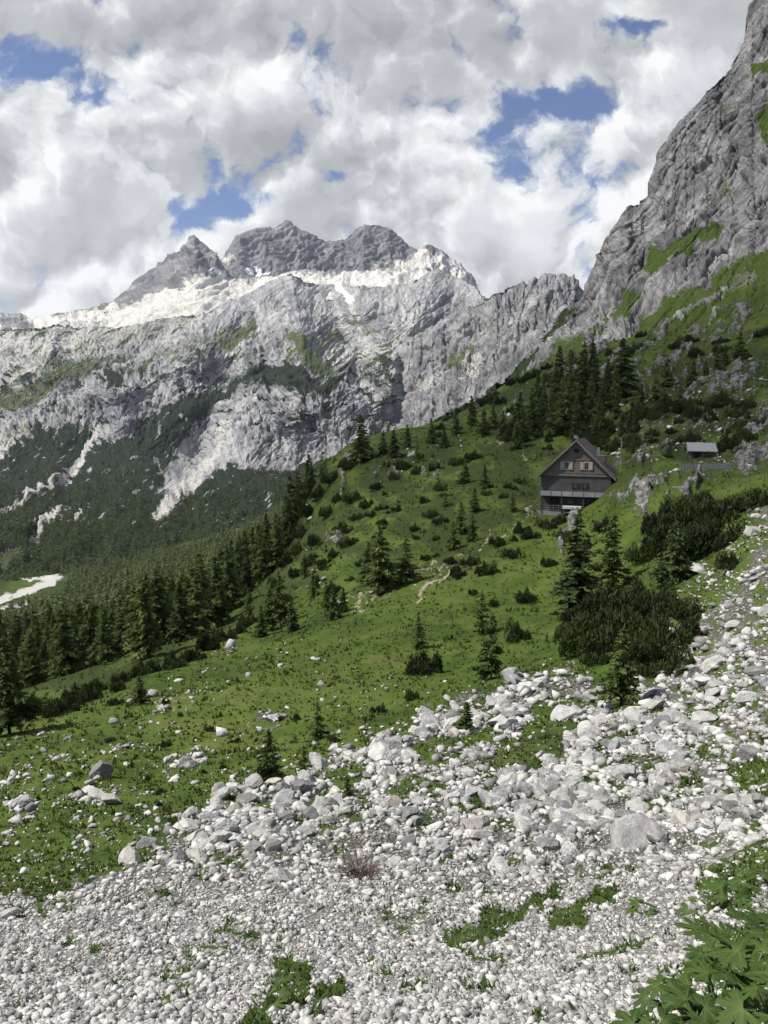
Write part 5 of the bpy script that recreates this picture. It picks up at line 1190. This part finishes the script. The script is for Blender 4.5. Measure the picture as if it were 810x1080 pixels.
cov = W.n('ShaderNodeMapRange', interpolation_type='SMOOTHSTEP', inp={0: dens, 1: -.18, 2: .46}).outputs[0]
TONE = [(280,175,135,62,-.62),(420,30,200,46,-.52),(560,25,70,40,-.2),(60,20,90,40,-.30),(150,20,120,30,-.28),(200,90,110,34,.30),(300,95,60,30,.2),(140,265,70,26,.30),(60,240,60,30,-.12),(40,285,50,24,-.1),(20,120,50,30,.18),
        (480,170,60,40,.12),(570,235,60,40,.18),(560,280,60,40,.12),(440,230,60,20,-.12),(640,120,60,50,.10),(720,90,70,60,.05),(470,60,80,30,-.3),(0,300,60,20,.1)]
tn = W.math('ADD', W.math('ADD', W.math('MULTIPLY', relief, 1.9), W.math('MULTIPLY', W.math('SUBTRACT', fb2, .5), .5)), W.math('ADD', .68, blobs(TONE)))
tn = W.math('SUBTRACT', tn, W.math('MULTIPLY', W.mapr(dens, .25, 1.5), .36))
tn = W.math('ADD', W.math('MULTIPLY', tn, .55), .28)
ccol = W.ramp(tn, [(.06, (3.1, 3.2, 3.35)), (.42, (4.5, 4.6, 4.75)), (.60, (6.0, 6.12, 6.3)), (.84, (8.1, 8.15, 8.2))])
skc = W.mix(1., sky.outputs[0], (SKYMUL[0], SKYMUL[1], SKYMUL[2]), 'MULTIPLY')
fin = W.mix(cov, skc, ccol)
bg = W.n('ShaderNodeBackground', inp={'Color': fin, 'Strength': .1}); wo = W.n('ShaderNodeOutputWorld'); W.t.links.new(bg.outputs[0], wo.inputs[0])
# air
if HAZE > 0:
    b = MB(); b.box(-4500, 4500, -60, 8200, -460, 1600)
    T = NT('pale_air'); pv = T.n('ShaderNodeVolumePrincipled', inp={'Color': (.80, .88, 1.0), 'Density': HAZE, 'Anisotropy': .2})
    o = T.n('ShaderNodeOutputMaterial'); T.t.links.new(pv.outputs[0], o.inputs['Volume'])
    hz = b.build('haze', T.m); tag(hz, kind='stuff')
sc.view_settings.view_transform = 'Standard'; sc.view_settings.look = 'None'; sc.view_settings.exposure = EXPOSURE; sc.view_settings.gamma = 1
sc.view_settings.use_curve_mapping = False
sc.cycles.use_denoising = DENOISE; sc.cycles.denoiser = 'OPENIMAGEDENOISE'
sc.cycles.max_bounces = 3; sc.cycles.diffuse_bounces = 2; sc.cycles.transmission_bounces = 2; sc.cycles.volume_bounces = 0; sc.cycles.glossy_bounces = 1
sc.cycles.use_adaptive_sampling = True; sc.cycles.adaptive_threshold = .015

# unseen cloud added high above the air layer to shade the slope round the hut
def shade_cloud_mesh(seed, sx, sy, sz):
    r = np.random.default_rng(seed); v, f = ico(5); V = []; Fc = []; off = 0
    for k in range(14):
        q = r.uniform(0, 1)**.6; a = r.uniform(0, 6.28); c = np.array([math.cos(a)*q*sx*.72, math.sin(a)*q*sy*.72, r.uniform(0, .4)*sz]); rr = r.uniform(.28, .5)
        d = v * (1 + .22*fbm(v*1.7 + k*3.1, 4, .55))[:, None] * np.array([sx*rr, sy*rr, sz*rr*1.3]); d[:, 2] = np.maximum(d[:, 2], -.18*sz); V.append(d + c); Fc.append(f + off); off += len(v)
    return np.concatenate(V), np.concatenate(Fc)
T = NT('shade_cloud_vapour'); df = T.n('ShaderNodeBsdfTranslucent', inp={'Color': (.9, .9, .9)}); tr = T.n('ShaderNodeBsdfTransparent'); mx = T.n('ShaderNodeMixShader', inp={0: .93, 1: df.outputs[0], 2: tr.outputs[0]}); o_ = T.n('ShaderNodeOutputMaterial'); T.t.links.new(mx.outputs[0], o_.inputs[0])
cv_, cf_ = shade_cloud_mesh(5, 165, 150, 60)
cl = tag(link('shade_clouds', mesh_np('shade_clouds', cv_, cf_, T.m, True)), kind='stuff')
H_ = 1800.; k_ = H_ / math.tan(SUN_EL); cl.location = (50 + math.sin(SUN_AZ)*k_, 180 + math.cos(SUN_AZ)*k_, H_)
sc.cycles.transparent_max_bounces = 24; sc.cycles.sample_clamp_indirect = 3.0; sc.cycles.sample_clamp_direct = 12.0
